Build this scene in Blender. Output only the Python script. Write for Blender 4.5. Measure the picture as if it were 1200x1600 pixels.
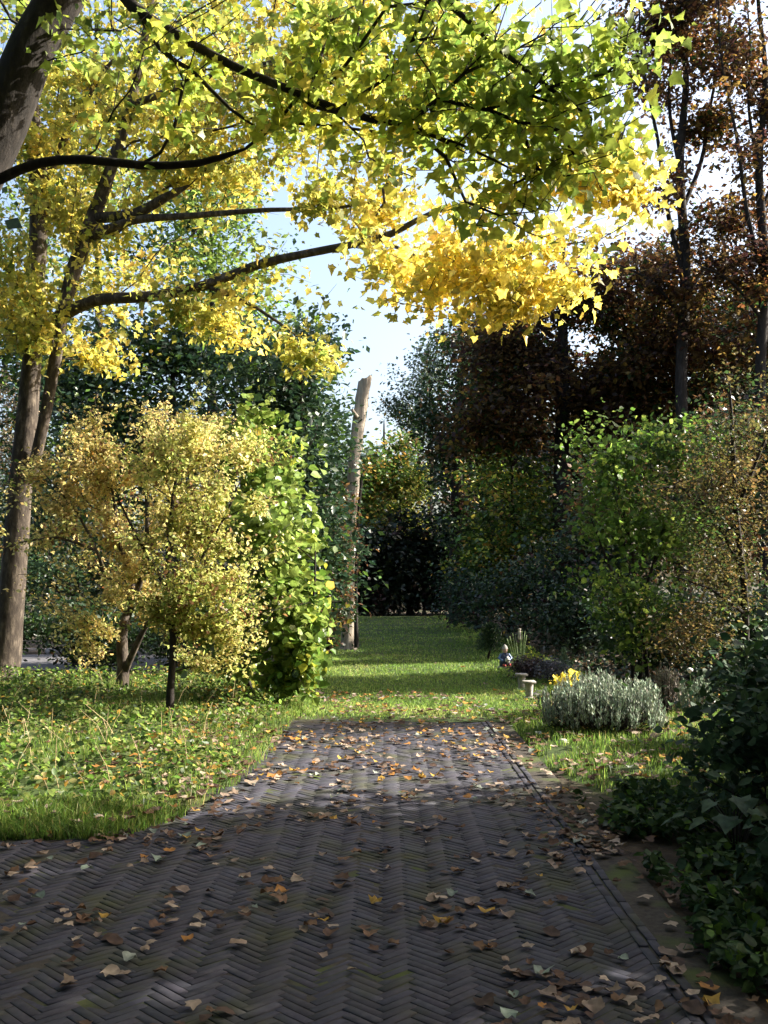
import bpy, math, random
import numpy as np
from mathutils import Vector, Matrix, Euler, noise as mnoise

for o in list(bpy.data.objects):
    bpy.data.objects.remove(o)
scene = bpy.context.scene
COL = scene.collection
rng = np.random.default_rng(11)
random.seed(11)

# ------------------------------------------------------------------ camera
EYE = 1.6
FOC = 1570.0                       # focal length in photo pixels (1200 x 1600)
TILT = math.atan(110 / FOC)
cam_data = bpy.data.cameras.new('camera')
cam_data.sensor_fit = 'VERTICAL'
cam_data.sensor_height = 36.0
cam_data.lens = FOC / 1600 * 36.0
cam_data.clip_end = 2000
cam = bpy.data.objects.new('camera', cam_data)
COL.objects.link(cam)
cam.location = (0, 0, EYE)
cam.rotation_euler = (math.pi / 2 + TILT, 0, 0)
scene.camera = cam

# ------------------------------------------------------------------ light
SUN_AZ, SUN_EL = math.radians(77), math.radians(34)      # azimuth from +Y (view) towards +X
world = bpy.data.worlds.new('World')
scene.world = world
world.use_nodes = True
wn = world.node_tree
for n in list(wn.nodes):
    wn.nodes.remove(n)
w_out = wn.nodes.new('ShaderNodeOutputWorld')
w_bg = wn.nodes.new('ShaderNodeBackground')
w_sky = wn.nodes.new('ShaderNodeTexSky')
w_sky.sky_type = 'NISHITA'
w_sky.sun_disc = False
w_sky.sun_elevation = SUN_EL
w_sky.sun_rotation = SUN_AZ
w_sky.air_density = 1.0
w_sky.dust_density = 5.0
w_sky.ozone_density = 1.0
w_bg.inputs['Strength'].default_value = 0.11
wn.links.new(w_sky.outputs[0], w_bg.inputs['Color'])
wn.links.new(w_bg.outputs[0], w_out.inputs['Surface'])
sun_data = bpy.data.lights.new('sun', 'SUN')
sun_data.energy = 5.0
sun_data.angle = math.radians(0.5)
sun_data.color = (1.0, 0.93, 0.80)
sun = bpy.data.objects.new('sun', sun_data)
COL.objects.link(sun)
S = Vector((math.sin(SUN_AZ) * math.cos(SUN_EL), math.cos(SUN_AZ) * math.cos(SUN_EL), math.sin(SUN_EL)))
sun.rotation_euler = S.to_track_quat('Z', 'Y').to_euler()
sun.location = S * 60
scene.view_settings.view_transform = 'Standard'
scene.view_settings.look = 'None'
scene.view_settings.gamma = 1.0
scene.view_settings.use_curve_mapping = False
scene.view_settings.exposure = 1.92
scene.cycles.use_denoising = True
scene.cycles.max_bounces = 5
scene.cycles.diffuse_bounces = 2
scene.cycles.glossy_bounces = 2
scene.cycles.transmission_bounces = 4
scene.cycles.sample_clamp_indirect = 6.0


# ------------------------------------------------------------------ helpers
def at(px, py, Y):
    """world point seen at photo pixel (px, py) at ground distance Y"""
    dx, dy = (px - 600) / FOC, (800 - py) / FOC
    d = Vector((dx, math.cos(TILT) - dy * math.sin(TILT), math.sin(TILT) + dy * math.cos(TILT)))
    return Vector((0, 0, EYE)) + d * (Y / d.y)


def project(P):
    """world points (N,3) -> photo px, py, depth"""
    P = np.asarray(P, float)
    f = P[:, 1] * math.cos(TILT) + (P[:, 2] - EYE) * math.sin(TILT)
    u = -P[:, 1] * math.sin(TILT) + (P[:, 2] - EYE) * math.cos(TILT)
    f = np.where(f < 0.05, 0.05, f)
    return 600 + FOC * P[:, 0] / f, 800 - FOC * u / f, f


def lin(h):
    h = h.lstrip('#')
    c = [int(h[i:i + 2], 16) / 255 for i in (0, 2, 4)]
    return tuple(x / 12.92 if x <= 0.04045 else ((x + 0.055) / 1.055) ** 2.4 for x in c)


def mesh_data(name, V, faces, mat=None, C=None, smooth=False):
    """faces: list of int arrays (m,k); C: per-vertex colours (N,3)"""
    V = np.asarray(V, np.float32)
    me = bpy.data.meshes.new(name)
    me.vertices.add(len(V))
    me.vertices.foreach_set('co', V.ravel())
    faces = [np.asarray(f, np.int32) for f in faces if len(f)]
    nl = sum(f.size for f in faces)
    npoly = sum(len(f) for f in faces)
    me.loops.add(nl)
    me.loops.foreach_set('vertex_index', np.concatenate([f.ravel() for f in faces]).astype(np.int32))
    me.polygons.add(npoly)
    tot = np.concatenate([np.full(len(f), f.shape[1], np.int32) for f in faces])
    st = np.concatenate([[0], np.cumsum(tot)[:-1]]).astype(np.int32)
    me.polygons.foreach_set('loop_start', st)
    me.polygons.foreach_set('loop_total', tot)
    if smooth:
        me.polygons.foreach_set('use_smooth', np.ones(npoly, bool))
    if C is not None:
        a = me.color_attributes.new('Col', 'FLOAT_COLOR', 'POINT')
        cc = np.ones((len(V), 4), np.float32)
        cc[:, :3] = C
        a.data.foreach_set('color', cc.ravel())
    me.update(calc_edges=True)
    if mat:
        me.materials.append(mat)
    return me


def link(name, me, parent=None, loc=None, kind=None):
    o = bpy.data.objects.new(name, me)
    COL.objects.link(o)
    if parent is not None:
        o.parent = parent
    if loc is not None:
        o.location = loc
    if kind:
        o['kind'] = kind
    return o


def tag(o, label, cat, group=None, kind=None):
    o['label'] = label
    if cat:
        o['category'] = cat
    if group:
        o['group'] = group
    if kind:
        o['kind'] = kind
    return o


def thing(name, loc, label, cat, group=None):
    o = bpy.data.objects.new(name, None)
    COL.objects.link(o)
    o.location = loc
    return tag(o, label, cat, group)


# ------------------------------------------------------------------ materials
def new_mat(name):
    m = bpy.data.materials.new(name)
    m.use_nodes = True
    nt = m.node_tree
    for n in list(nt.nodes):
        nt.nodes.remove(n)
    out = nt.nodes.new('ShaderNodeOutputMaterial')
    return m, nt, out


def leaf_mat(name, trans=0.45, rough=0.45, spec=0.4, boost=1.25):
    m, nt, out = new_mat(name)
    a = nt.nodes.new('ShaderNodeAttribute')
    a.attribute_name = 'Col'
    p = nt.nodes.new('ShaderNodeBsdfPrincipled')
    p.inputs['Roughness'].default_value = rough
    p.inputs['Specular IOR Level'].default_value = spec
    t = nt.nodes.new('ShaderNodeBsdfTranslucent')
    h = nt.nodes.new('ShaderNodeHueSaturation')
    h.inputs['Saturation'].default_value = 0.97
    h.inputs['Value'].default_value = boost
    mx = nt.nodes.new('ShaderNodeMixShader')
    mx.inputs[0].default_value = trans
    ge = nt.nodes.new('ShaderNodeNewGeometry')
    nz = nt.nodes.new('ShaderNodeTexNoise')
    nz.inputs['Scale'].default_value = 28.0
    nz.inputs['Detail'].default_value = 2.0
    mr = nt.nodes.new('ShaderNodeMapRange')
    mr.inputs['From Min'].default_value, mr.inputs['From Max'].default_value = 0.3, 0.7
    mr.inputs['To Min'].default_value, mr.inputs['To Max'].default_value = 0.62, 1.3
    mm = nt.nodes.new('ShaderNodeVectorMath')
    mm.operation = 'SCALE'
    nt.links.new(ge.outputs['Position'], nz.inputs['Vector'])
    nt.links.new(nz.outputs['Fac'], mr.inputs['Value'])
    nt.links.new(a.outputs['Color'], mm.inputs[0])
    nt.links.new(mr.outputs[0], mm.inputs['Scale'])
    nt.links.new(mm.outputs[0], p.inputs['Base Color'])
    nt.links.new(mm.outputs[0], h.inputs['Color'])
    nt.links.new(h.outputs[0], t.inputs['Color'])
    nt.links.new(p.outputs[0], mx.inputs[1])
    nt.links.new(t.outputs[0], mx.inputs[2])
    nt.links.new(mx.outputs[0], out.inputs['Surface'])
    return m


def noise_mat(name, stops, scale=4.0, detail=6.0, rough=0.9, bump=0.3, stretch=(1, 1, 1), dist=0.02, attr=False,
              spec=0.2, scale2=None, stops2=None, world=False):
    """colour ramp over noise in object space, with bump; attr multiplies by the Col attribute;
    stops2 mixes in a second ramp by another noise"""
    m, nt, out = new_mat(name)
    tc = nt.nodes.new('ShaderNodeTexCoord')
    mp = nt.nodes.new('ShaderNodeMapping')
    mp.inputs['Scale'].default_value = stretch
    nz = nt.nodes.new('ShaderNodeTexNoise')
    nz.inputs['Scale'].default_value = scale
    nz.inputs['Detail'].default_value = detail
    nz.inputs['Roughness'].default_value = 0.65
    cr = nt.nodes.new('ShaderNodeValToRGB')
    el = cr.color_ramp.elements
    el[0].position, el[0].color = stops[0][0], (*stops[0][1], 1)
    el[1].position, el[1].color = stops[-1][0], (*stops[-1][1], 1)
    for pos, c in stops[1:-1]:
        e = el.new(pos)
        e.color = (*c, 1)
    p = nt.nodes.new('ShaderNodeBsdfPrincipled')
    p.inputs['Roughness'].default_value = rough
    p.inputs['Specular IOR Level'].default_value = spec
    if world:
        ge = nt.nodes.new('ShaderNodeNewGeometry')
        nt.links.new(ge.outputs['Position'], mp.inputs['Vector'])
    else:
        nt.links.new(tc.outputs['Object'], mp.inputs['Vector'])
    nt.links.new(mp.outputs[0], nz.inputs['Vector'])
    nt.links.new(nz.outputs['Fac'], cr.inputs['Fac'])
    col = cr.outputs['Color']
    if stops2:
        n2 = nt.nodes.new('ShaderNodeTexNoise')
        n2.inputs['Scale'].default_value = scale2
        n2.inputs['Detail'].default_value = 4
        c2 = nt.nodes.new('ShaderNodeValToRGB')
        e = c2.color_ramp.elements
        e[0].position, e[0].color = stops2[0], (0, 0, 0, 1)
        e[1].position, e[1].color = stops2[1], (1, 1, 1, 1)
        mx = nt.nodes.new('ShaderNodeMix')
        mx.data_type = 'RGBA'
        mx.inputs['B'].default_value = (*stops2[2], 1)
        nt.links.new(mp.outputs[0], n2.inputs['Vector'])
        nt.links.new(n2.outputs['Fac'], c2.inputs['Fac'])
        nt.links.new(c2.outputs['Color'], mx.inputs['Factor'])
        nt.links.new(col, mx.inputs['A'])
        col = mx.outputs['Result']
    if attr:
        a = nt.nodes.new('ShaderNodeAttribute')
        a.attribute_name = 'Col'
        mx = nt.nodes.new('ShaderNodeMix')
        mx.data_type = 'RGBA'
        mx.blend_type = 'MULTIPLY'
        mx.inputs['Factor'].default_value = 1.0
        nt.links.new(col, mx.inputs['A'])
        nt.links.new(a.outputs['Color'], mx.inputs['B'])
        col = mx.outputs['Result']
    nt.links.new(col, p.inputs['Base Color'])
    if bump:
        b = nt.nodes.new('ShaderNodeBump')
        b.inputs['Strength'].default_value = bump
        b.inputs['Distance'].default_value = dist
        nt.links.new(nz.outputs['Fac'], b.inputs['Height'])
        nt.links.new(b.outputs[0], p.inputs['Normal'])
    nt.links.new(p.outputs[0], out.inputs['Surface'])
    return m


M_LEAF = leaf_mat('leaf', 0.6, 0.42, 0.35, 1.25)
M_GLOSS = leaf_mat('glossy_leaf', 0.35, 0.40, 0.45, 1.25)
M_DARKLEAF = leaf_mat('dark_leaf', 0.28, 0.40, 0.4, 1.2)
M_SHADE = leaf_mat('dull_leaf', 0.25, 0.6, 0.15, 1.1)
M_DRY = leaf_mat('dry_leaf', 0.15, 0.7, 0.2, 1.1)
M_GRASS = leaf_mat('grass_blade', 0.5, 0.5, 0.3, 1.3)
M_BARK = noise_mat('bark', [(0.25, (0.018, 0.014, 0.012)), (0.5, (0.055, 0.044, 0.036)), (0.72, (0.17, 0.14, 0.11))], 14, 8,
                   bump=0.6, stretch=(1, 1, 0.35), dist=0.03)
M_BARKDARK = noise_mat('dark_bark', [(0.25, (0.008, 0.007, 0.006)), (0.55, (0.024, 0.020, 0.018)), (0.8, (0.07, 0.06, 0.05))], 16, 8,
                       bump=0.6, stretch=(1, 1, 0.3), dist=0.03)
M_SNAG = noise_mat('bleached_wood', [(0.25, (0.10, 0.078, 0.06)), (0.5, (0.36, 0.31, 0.25)), (0.8, (0.58, 0.52, 0.44))], 9, 8,
                   bump=0.8, stretch=(1, 1, 0.12), dist=0.05)
M_BRICK = noise_mat('paving_brick', [(0.25, (0.022, 0.0225, 0.032)), (0.55, (0.038, 0.038, 0.052)), (0.8, (0.066, 0.064, 0.076))], 22, 8,
                    rough=0.85, bump=0.2, dist=0.003, attr=True, spec=0.25, scale2=2.6, stops2=(0.5, 0.7, (0.035, 0.038, 0.02)), world=True)
M_JOINT = noise_mat('mossy_joint', [(0.3, (0.022, 0.019, 0.017)), (0.6, (0.05, 0.043, 0.036))], 30, 6, bump=0.4, dist=0.006,
                    scale2=2.2, stops2=(0.5, 0.68, (0.055, 0.075, 0.015)))
M_SOIL = noise_mat('soil', [(0.25, (0.018, 0.013, 0.010)), (0.55, (0.055, 0.040, 0.028)), (0.8, (0.10, 0.075, 0.05))], 9, 8, bump=0.8,
                   dist=0.03, scale2=0.35, stops2=(0.48, 0.62, (0.03, 0.045, 0.014)))
M_TURF = noise_mat('turf', [(0.3, (0.022, 0.035, 0.010)), (0.55, (0.045, 0.07, 0.018)), (0.8, (0.09, 0.085, 0.03))], 6, 8, bump=0.8,
                   dist=0.03, scale2=1.1, stops2=(0.55, 0.75, (0.07, 0.052, 0.03)))
M_ASPHALT = noise_mat('asphalt', [(0.3, (0.10, 0.10, 0.11)), (0.7, (0.19, 0.18, 0.19))], 40, 6, bump=0.2, dist=0.004)
M_STONE = noise_mat('grey_stone', [(0.3, (0.16, 0.15, 0.14)), (0.7, (0.40, 0.38, 0.35))], 25, 6, bump=0.4, dist=0.004)
M_PALESTONE = noise_mat('pale_stone', [(0.3, (0.42, 0.38, 0.32)), (0.7, (0.66, 0.62, 0.55))], 18, 6, bump=0.4, dist=0.004)
M_PINKSTONE = noise_mat('kerb_stone', [(0.3, (0.34, 0.28, 0.25)), (0.7, (0.5, 0.42, 0.38))], 18, 6, bump=0.3, dist=0.004)


def paint(name, c, rough=0.5):
    return noise_mat(name, [(0.3, tuple(x * 0.75 for x in c)), (0.7, c)], 12, 5, rough=rough, bump=0.15, dist=0.003, spec=0.4)


M_BLUE = paint('blue_glaze', (0.10, 0.18, 0.36))
M_WHITE = paint('white_glaze', (0.78, 0.77, 0.74))
M_FLESH = paint('terracotta_skin', (0.50, 0.32, 0.25))
M_RED = paint('red_glaze', (0.45, 0.06, 0.05))
M_NAVY = paint('dark_blue_glaze', (0.03, 0.05, 0.12))


# ------------------------------------------------------------------ leaf shapes
def tmpl_maple():
    h = [(0.36, -0.02), (0.34, 0.19), (0.58, 0.46), (0.36, 0.55), (0.18, 0.80)]
    pts = [(0, 0.06)] + h + [(0, 1.05)] + [(-x, y) for x, y in reversed(h)]
    c = (0, 0.34)
    V = [c] + pts
    T = np.array([(x, y - 0.0, 0.22 * abs(x) - 0.26 * y * y) for x, y in V], float)
    k = len(pts)
    F = np.array([(0, 1 + i, 1 + (i + 1) % k) for i in range(k)])
    return T, [F]


def tmpl_oval(w=0.33):
    V = [(0, 0), (0, 1.0), (-w * 0.9, 0.28), (-w, 0.62), (w * 0.9, 0.28), (w, 0.62)]
    T = np.array([(x, y, 0.3 * abs(x) - 0.14 * y * y) for x, y in V], float)
    return T, [np.array([(0, 1, 3, 2), (0, 4, 5, 1)])]


def tmpl_rhomb(w=0.3):
    T = np.array([(0, 0, 0), (-w, 0.5, 0.08), (0, 1, -0.05), (w, 0.5, 0.08)], float)
    return T, [np.array([(0, 2, 1), (0, 3, 2)])]


def tmpl_tuft():
    """a small spray of three leaflets for far trees"""
    T0, F0 = tmpl_rhomb(0.3)
    Vs, Fs = [], []
    for k, a in enumerate((-0.9, 0.0, 0.9)):
        R = np.array([[math.cos(a), math.sin(a), 0], [-math.sin(a), math.cos(a), 0], [0, 0, 1]])
        v = T0 @ R.T
        v[:, 2] += (0.18 if k == 1 else -0.1) * v[:, 1]
        Vs.append(v)
        Fs.append(F0[0] + 4 * k)
    return np.concatenate(Vs), [np.concatenate(Fs)]


BROAD = tmpl_rhomb(0.42)
MAPLE, OVAL, RHOMB, ROUND, NEEDLE, TUFT = tmpl_maple(), tmpl_oval(), tmpl_rhomb(), tmpl_oval(0.44), tmpl_rhomb(0.07), tmpl_tuft()


def unit(a):
    return a / np.maximum(np.linalg.norm(a, axis=-1, keepdims=True), 1e-9)


def leaf_frames(n, up=0.8, droop=0.4, away=None):
    """random leaf axes and normals: up = how strongly the blades face the sky"""
    nrm = rng.normal(size=(n, 3)) * 0.6
    nrm[:, 2] += up
    nrm = unit(nrm)
    ax = rng.normal(size=(n, 3))
    ax[:, 2] = ax[:, 2] * 0.4 - droop
    if away is not None:
        ax += away * 0.8
    ax = unit(ax - nrm * (ax * nrm).sum(1, keepdims=True))
    return ax, nrm


def leaf_cloud(P, ax, nrm, size, C, shape):
    T, F = shape
    n, k = len(P), len(T)
    side = np.cross(ax, nrm)
    zs = rng.uniform(-0.4, 2.0, n)[:, None, None]
    V = P[:, None, :] + size[:, None, None] * (T[None, :, 0, None] * side[:, None, :] + T[None, :, 1, None] * ax[:, None, :]
                                              + zs * T[None, :, 2, None] * nrm[:, None, :])
    base = (np.arange(n) * k)[:, None, None]
    faces = [(f[None] + base).reshape(-1, f.shape[1]) for f in F]
    return V.reshape(-1, 3), faces, np.repeat(C, k, axis=0)


def palette(n, cols, weights, jitter=0.18, clump=None, clump_w=0.6):
    """per-leaf colours; clump (n,) in 0..1 shifts neighbouring leaves to the same part of the palette"""
    cols = np.array(cols)
    w = np.array(weights, float)
    cum = np.cumsum(w / w.sum())
    u = rng.random(n)
    if clump is not None:
        u = np.clip(clump_w * clump + (1 - clump_w) * u, 0, 0.9999)
    c = cols[np.minimum(np.searchsorted(cum, u), len(cols) - 1)]
    c = c * (1 + jitter * rng.normal(size=(n, 1))) * (1 + 0.06 * rng.normal(size=(n, 3)))
    return np.clip(c, 0.004, 0.9)


# ------------------------------------------------------------------ branches
def tube(pts, rad, sides, wob=0.0):
    pts = np.asarray(pts, float)
    rad = np.asarray(rad, float)
    n = len(pts)
    tan = np.gradient(pts, axis=0)
    tan = unit(tan)
    ref = np.array([1.0, 0, 0]) if abs(tan[0, 0]) < 0.8 else np.array([0, 1.0, 0])
    u = unit(ref - tan * (tan @ ref)[:, None])
    v = np.cross(tan, u)
    a = np.linspace(0, 2 * math.pi, sides, endpoint=False)
    r = rad[:, None] * np.ones((1, sides))
    if wob:
        r = r * (1 + wob * np.sin(a[None] * 3 + np.arange(n)[:, None] * 0.35) + wob * 0.7 * rng.normal(size=(n, sides)))
    V = pts[:, None] + r[..., None] * (np.cos(a)[None, :, None] * u[:, None] + np.sin(a)[None, :, None] * v[:, None])
    i = np.arange(n - 1)[:, None] * sides
    j = np.arange(sides)[None]
    jn = (j + 1) % sides
    F = np.stack([i + j, i + jn, i + sides + jn, i + sides + j], -1).reshape(-1, 4)
    return V.reshape(-1, 3), F


class Bag:
    def __init__(s):
        s.V, s.F, s.C, s.n = [], {}, [], 0

    def add(s, V, faces, C=None):
        V = np.asarray(V, float)
        for f in (faces if isinstance(faces, list) else [faces]):
            f = np.asarray(f)
            s.F.setdefault(f.shape[1], []).append(f + s.n)
        s.V.append(V)
        if C is not None:
            s.C.append(np.broadcast_to(np.asarray(C, float), (len(V), 3)))
        s.n += len(V)

    def mesh(s, name, mat, off=None, smooth=False):
        V = np.concatenate(s.V)
        if off is not None:
            V = V - np.array(off)
        C = np.concatenate(s.C) if s.C else None
        return mesh_data(name, V, [np.concatenate(f) for f in s.F.values()], mat, C, smooth)


def smooth_line(pts, step=0.3):
    """resample control points (x,y,z,r) with a Catmull-Rom curve"""
    P = np.array(pts, float)
    P = np.vstack([2 * P[0] - P[1], P, 2 * P[-1] - P[-2]])
    out = []
    for i in range(1, len(P) - 2):
        p0, p1, p2, p3 = P[i - 1:i + 3]
        m = max(2, int(np.linalg.norm(p2[:3] - p1[:3]) / step))
        for t in np.arange(m) / m:
            out.append(0.5 * ((2 * p1) + (-p0 + p2) * t + (2 * p0 - 5 * p1 + 4 * p2 - p3) * t * t + (-p0 + 3 * p1 - 3 * p2 + p3) * t ** 3))
    out.append(P[-2])
    return np.array(out)


def skeleton(limbs, tips, bf=0.25, step=0.35, r_tip=0.006, pw=2.3, sag=0.12, jit=0.04):
    """limbs: list of (parent limb index or None, control points (x,y,z,r)); tips (N,3): every tip is joined to the
    nearest place on the growing skeleton. Returns pos, parent, radius, tip node ids"""
    cap = 400 + sum(200 for _ in limbs) + len(tips) * 14
    pos = np.zeros((cap, 3))
    par = np.full(cap, -1)
    plen = np.zeros(cap)
    rmin = np.zeros(cap)
    n = 0
    spans = []
    for pl, cp in limbs:
        L = smooth_line(cp)
        prev = -1
        if pl is not None:
            a, b = spans[pl]
            prev = a + int(np.argmin(((pos[a:b] - L[0, :3]) ** 2).sum(1)))
        start = n
        for q in L:
            pos[n] = q[:3]
            rmin[n] = max(q[3], 0.002)
            par[n] = prev
            plen[n] = 0 if prev < 0 else plen[prev] + np.linalg.norm(pos[n] - pos[prev])
            prev = n
            n += 1
        spans.append((start, n))
    n0 = n
    z_low = pos[:n0, 2].min() + 0.15 * (pos[:n0, 2].max() - pos[:n0, 2].min())
    d0 = np.sqrt(((tips[:, None] - pos[None, :n0]) ** 2).sum(2)).min(1)
    ids = []
    for k in np.argsort(d0):
        p = tips[k]
        d = np.sqrt(((pos[:n] - p) ** 2).sum(1)) + bf * plen[:n] + np.where(pos[:n, 2] < z_low, 3.0, 0) \
            + 0.8 * np.maximum(0, pos[:n, 2] - p[2])
        j = int(np.argmin(d))
        a = pos[j].copy()
        L = np.linalg.norm(p - a)
        m = max(1, min(10, int(L / step)))
        dirp = unit((pos[j] - pos[par[j]])[None])[0] if par[j] >= 0 else np.array([0, 0, 1.0])
        ctrl = a + dirp * L * 0.35 + np.array([0, 0, sag * L])
        prev = j
        for t in np.arange(1, m + 1) / m:
            q = (1 - t) ** 2 * a + 2 * t * (1 - t) * ctrl + t * t * p
            if t < 1:
                q = q + rng.normal(size=3) * jit * min(1, L)
            pos[n] = q
            par[n] = prev
            plen[n] = plen[prev] + np.linalg.norm(q - pos[prev])
            prev = n
            n += 1
        ids.append((k, prev))
    pos, par, rmin = pos[:n], par[:n], rmin[:n]
    acc = np.zeros(n)
    tipn = np.zeros(len(tips), int)
    for k, i in ids:
        tipn[k] = i
        acc[i] += r_tip ** pw
    for i in range(n - 1, n0 - 1, -1):
        if par[i] >= 0:
            acc[par[i]] += max(acc[i], (r_tip * 0.9) ** pw)
    rad = np.maximum(acc, 1e-12) ** (1 / pw)
    rad[:n0] = rmin[:n0]
    for i in range(n0, n):
        rad[i] = min(rad[i], rad[par[i]] * 0.85 if par[i] < n0 else rad[par[i]])
    return pos, par, rad, tipn, n0


def wood(pos, par, rad, n0, min_r=0.0, fat=8, thin=3):
    n = len(pos)
    main = np.full(n, -1)
    for i in range(n):
        p = par[i]
        if p >= 0 and not (p < n0 <= i):
            if main[p] < 0 or rad[i] > rad[main[p]]:
                main[p] = i
    bag = Bag()
    for i in range(n):
        p = par[i]
        if p >= 0 and main[p] == i:
            continue
        ch = ([p] if p >= 0 else []) + [i]
        while main[ch[-1]] >= 0:
            ch.append(main[ch[-1]])
        if len(ch) < 2:
            continue
        r = rad[ch].copy()
        if p >= 0:
            r[0] = r[1]
        if r.max() < min_r:
            continue
        r[-1] *= 0.5
        sides = fat + 4 if r[0] > 0.12 else fat if r[0] > 0.05 else 5 if r[0] > 0.018 else thin
        V, F = tube(pos[ch], r, sides, 0.035 if r[0] > 0.05 else 0)
        bag.add(V, F)
    return bag


def lobe_points(lobes, n, shell=0.45, gap=0.0, gscale=0.9, seed=0.0):
    """lobes in the picture's terms: (px, py, Y, half-width px, half-height px, half-depth m[, weight]) -> world points;
    gap removes points where a 3-D noise is low, which opens holes in the crown"""
    w = np.array([(l[6] if len(l) > 6 else 1.0) * l[3] * l[4] for l in lobes], float)
    out = []
    while len(out) < n:
        m = n * 2
        k = rng.choice(len(lobes), m, p=w / w.sum())
        d = unit(rng.normal(size=(m, 3)))
        r = rng.random(m) ** shell
        for i in range(m):
            l = lobes[k[i]]
            r[i] *= 1 + 0.75 * mnoise.noise(Vector(d[i]) * 1.9 + Vector((k[i] * 3.7, seed, 1.3)))
            c = at(l[0], l[1], l[2])
            s = l[2] / FOC
            q = np.array([c.x + d[i, 0] * r[i] * l[3] * s, c.y + d[i, 1] * r[i] * l[5], c.z + d[i, 2] * r[i] * l[4] * s])
            if q[2] < 0.12:
                continue
            if gap and mnoise.noise(Vector(q * gscale) + Vector((seed, seed * 2.3, 7.1))) < gap:
                continue
            out.append(q)
            if len(out) >= n:
                break
    return np.array(out)


def foliage(tips, back, n, sigma, size, cols, weights, up=0.8, droop=0.4, flat=0.7, spread=0.5, jitter=0.18, csize=0.35, cw=0.6, bias=None,
            clumpscale=1.0):
    k = rng.integers(0, len(tips), n)
    t = rng.random((n, 1)) * spread
    g = rng.normal(size=(n, 3)) * sigma
    g[:, 2] *= flat
    P = tips[k] * (1 - t) + back[k] * t + g
    away = unit(P - tips[k] + 1e-6)
    ax, nrm = leaf_frames(n, up, droop, away)
    sz = size * np.clip(1 + csize * rng.normal(size=n), 0.45, 1.8)
    cl = np.array([mnoise.noise(Vector(q * clumpscale)) for q in tips]) * 0.8 + 0.5 + 0.12 * rng.normal(size=len(tips))
    cl = cl[k]
    if bias is not None:
        cl = cl + bias(P)
    C = palette(n, cols, weights, jitter, np.clip(cl, 0, 0.999), cw)
    P[:, 2] = np.maximum(P[:, 2], 0.03)
    return P, ax, nrm, sz, C


def pick_parts(P, sz, n=300):
    """indices of the leaves that show largest in the picture"""
    px, py, dep = project(P)
    ok = (px > 0) & (px < 1200) & (py > 0) & (py < 1600)
    score = np.where(ok, sz / dep, 0) * (0.8 + 0.4 * rng.random(len(P)))
    return np.argsort(-score)[:n]


def leaf_parts(root, P, ax, nrm, sz, C, shape, mat, name='leaf', variants=10):
    """each leaf an object of its own under root; alike leaves share mesh data"""
    T, F = shape
    order = np.argsort(C @ np.array([0.3, 0.6, 0.1]) + 0.6 * C[:, 0])
    groups = np.array_split(order, variants)
    base = np.array(root.location)
    for g in groups:
        if not len(g):
            continue
        c = C[g].mean(0)
        Tj = T.copy()
        Tj[1:, 2] += 0.05 * rng.normal(size=len(T) - 1)
        me = mesh_data(name, Tj, F, mat, np.tile(c, (len(T), 1)))
        for i in g:
            side = np.cross(ax[i], nrm[i])
            o = link(name, me, root)
            M = Matrix(((side[0], ax[i][0], nrm[i][0], 0), (side[1], ax[i][1], nrm[i][1], 0), (side[2], ax[i][2], nrm[i][2], 0), (0, 0, 0, 1)))
            o.matrix_basis = Matrix.Translation(Vector(P[i] - base)) @ M @ Matrix.Scale(float(sz[i]), 4)


def tree(name, label, cat, base, limbs, lobes, n_tips, n_leaves, size, cols, weights, shape=RHOMB, mat=None, bark=None, group=None,
         parts=0, sigma=0.25, shell=0.45, gap=0.0, gscale=0.9, seed=0.0, r_tip=0.006, min_r=0.0, names=('trunk', 'crown'), up=0.8, droop=0.4,
         flat=0.7, bf=0.25, step=0.35, extra_tips=None, sag=0.12, bias=None, cw=0.6, spread=0.5, jitter=0.18, clumpscale=1.0, n_over=0, trail=1):
    root = thing(name, base, label, cat, group)
    tips = lobe_points(lobes, n_tips, shell, gap, gscale, seed)
    if extra_tips is not None:
        tips = np.vstack([tips, extra_tips])
    pos, par, rad, tipn, n0 = skeleton(limbs, tips, bf, step, r_tip, sag=sag)
    wb = wood(pos, par, rad, n0, min_r)
    link(names[0], wb.mesh(names[0], bark or M_BARK, base, True), root)
    bi = tipn.copy()
    for _ in range(trail):
        bi = np.where(par[bi] >= n0, par[bi], bi)
    back = pos[bi] if trail > 1 else pos[np.maximum(par[tipn], 0)]
    P, ax, nrm, sz, C = foliage(tips, back, n_leaves, sigma, size, cols, weights, up, droop, flat, spread, jitter, bias=bias, cw=cw,
                                clumpscale=clumpscale)
    if n_over:
        m = len(extra_tips)
        Q = foliage(tips[-m:], back[-m:], n_over, 0.4, size * 3.2, cols, weights, up, droop, flat, spread, jitter, cw=cw)  # oversized leaves on the added unseen tips, to block the sky
        P, ax, nrm, sz, C = (np.concatenate(q) for q in zip((P, ax, nrm, sz, C), Q))
    if parts:
        i = pick_parts(P, sz, parts)
        leaf_parts(root, P[i], ax[i], nrm[i], sz[i], C[i], shape, mat or M_LEAF)
        keep = np.ones(len(P), bool)
        keep[i] = False
        P, ax, nrm, sz, C = P[keep], ax[keep], nrm[keep], sz[keep], C[keep]
    V, F, CC = leaf_cloud(P - np.array(base), ax, nrm, sz, C, shape)
    link(names[1], mesh_data(names[1], V, F, mat or M_LEAF, CC), root, kind='stuff')
    return root


def limb(points):
    """points: (px, py, Y, width px) -> (x, y, z, radius m)"""
    out = []
    for px, py, Y, w in points:
        p = at(px, py, Y)
        out.append((p.x, p.y, p.z, w * 0.5 * Y / FOC))
    return out


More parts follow.
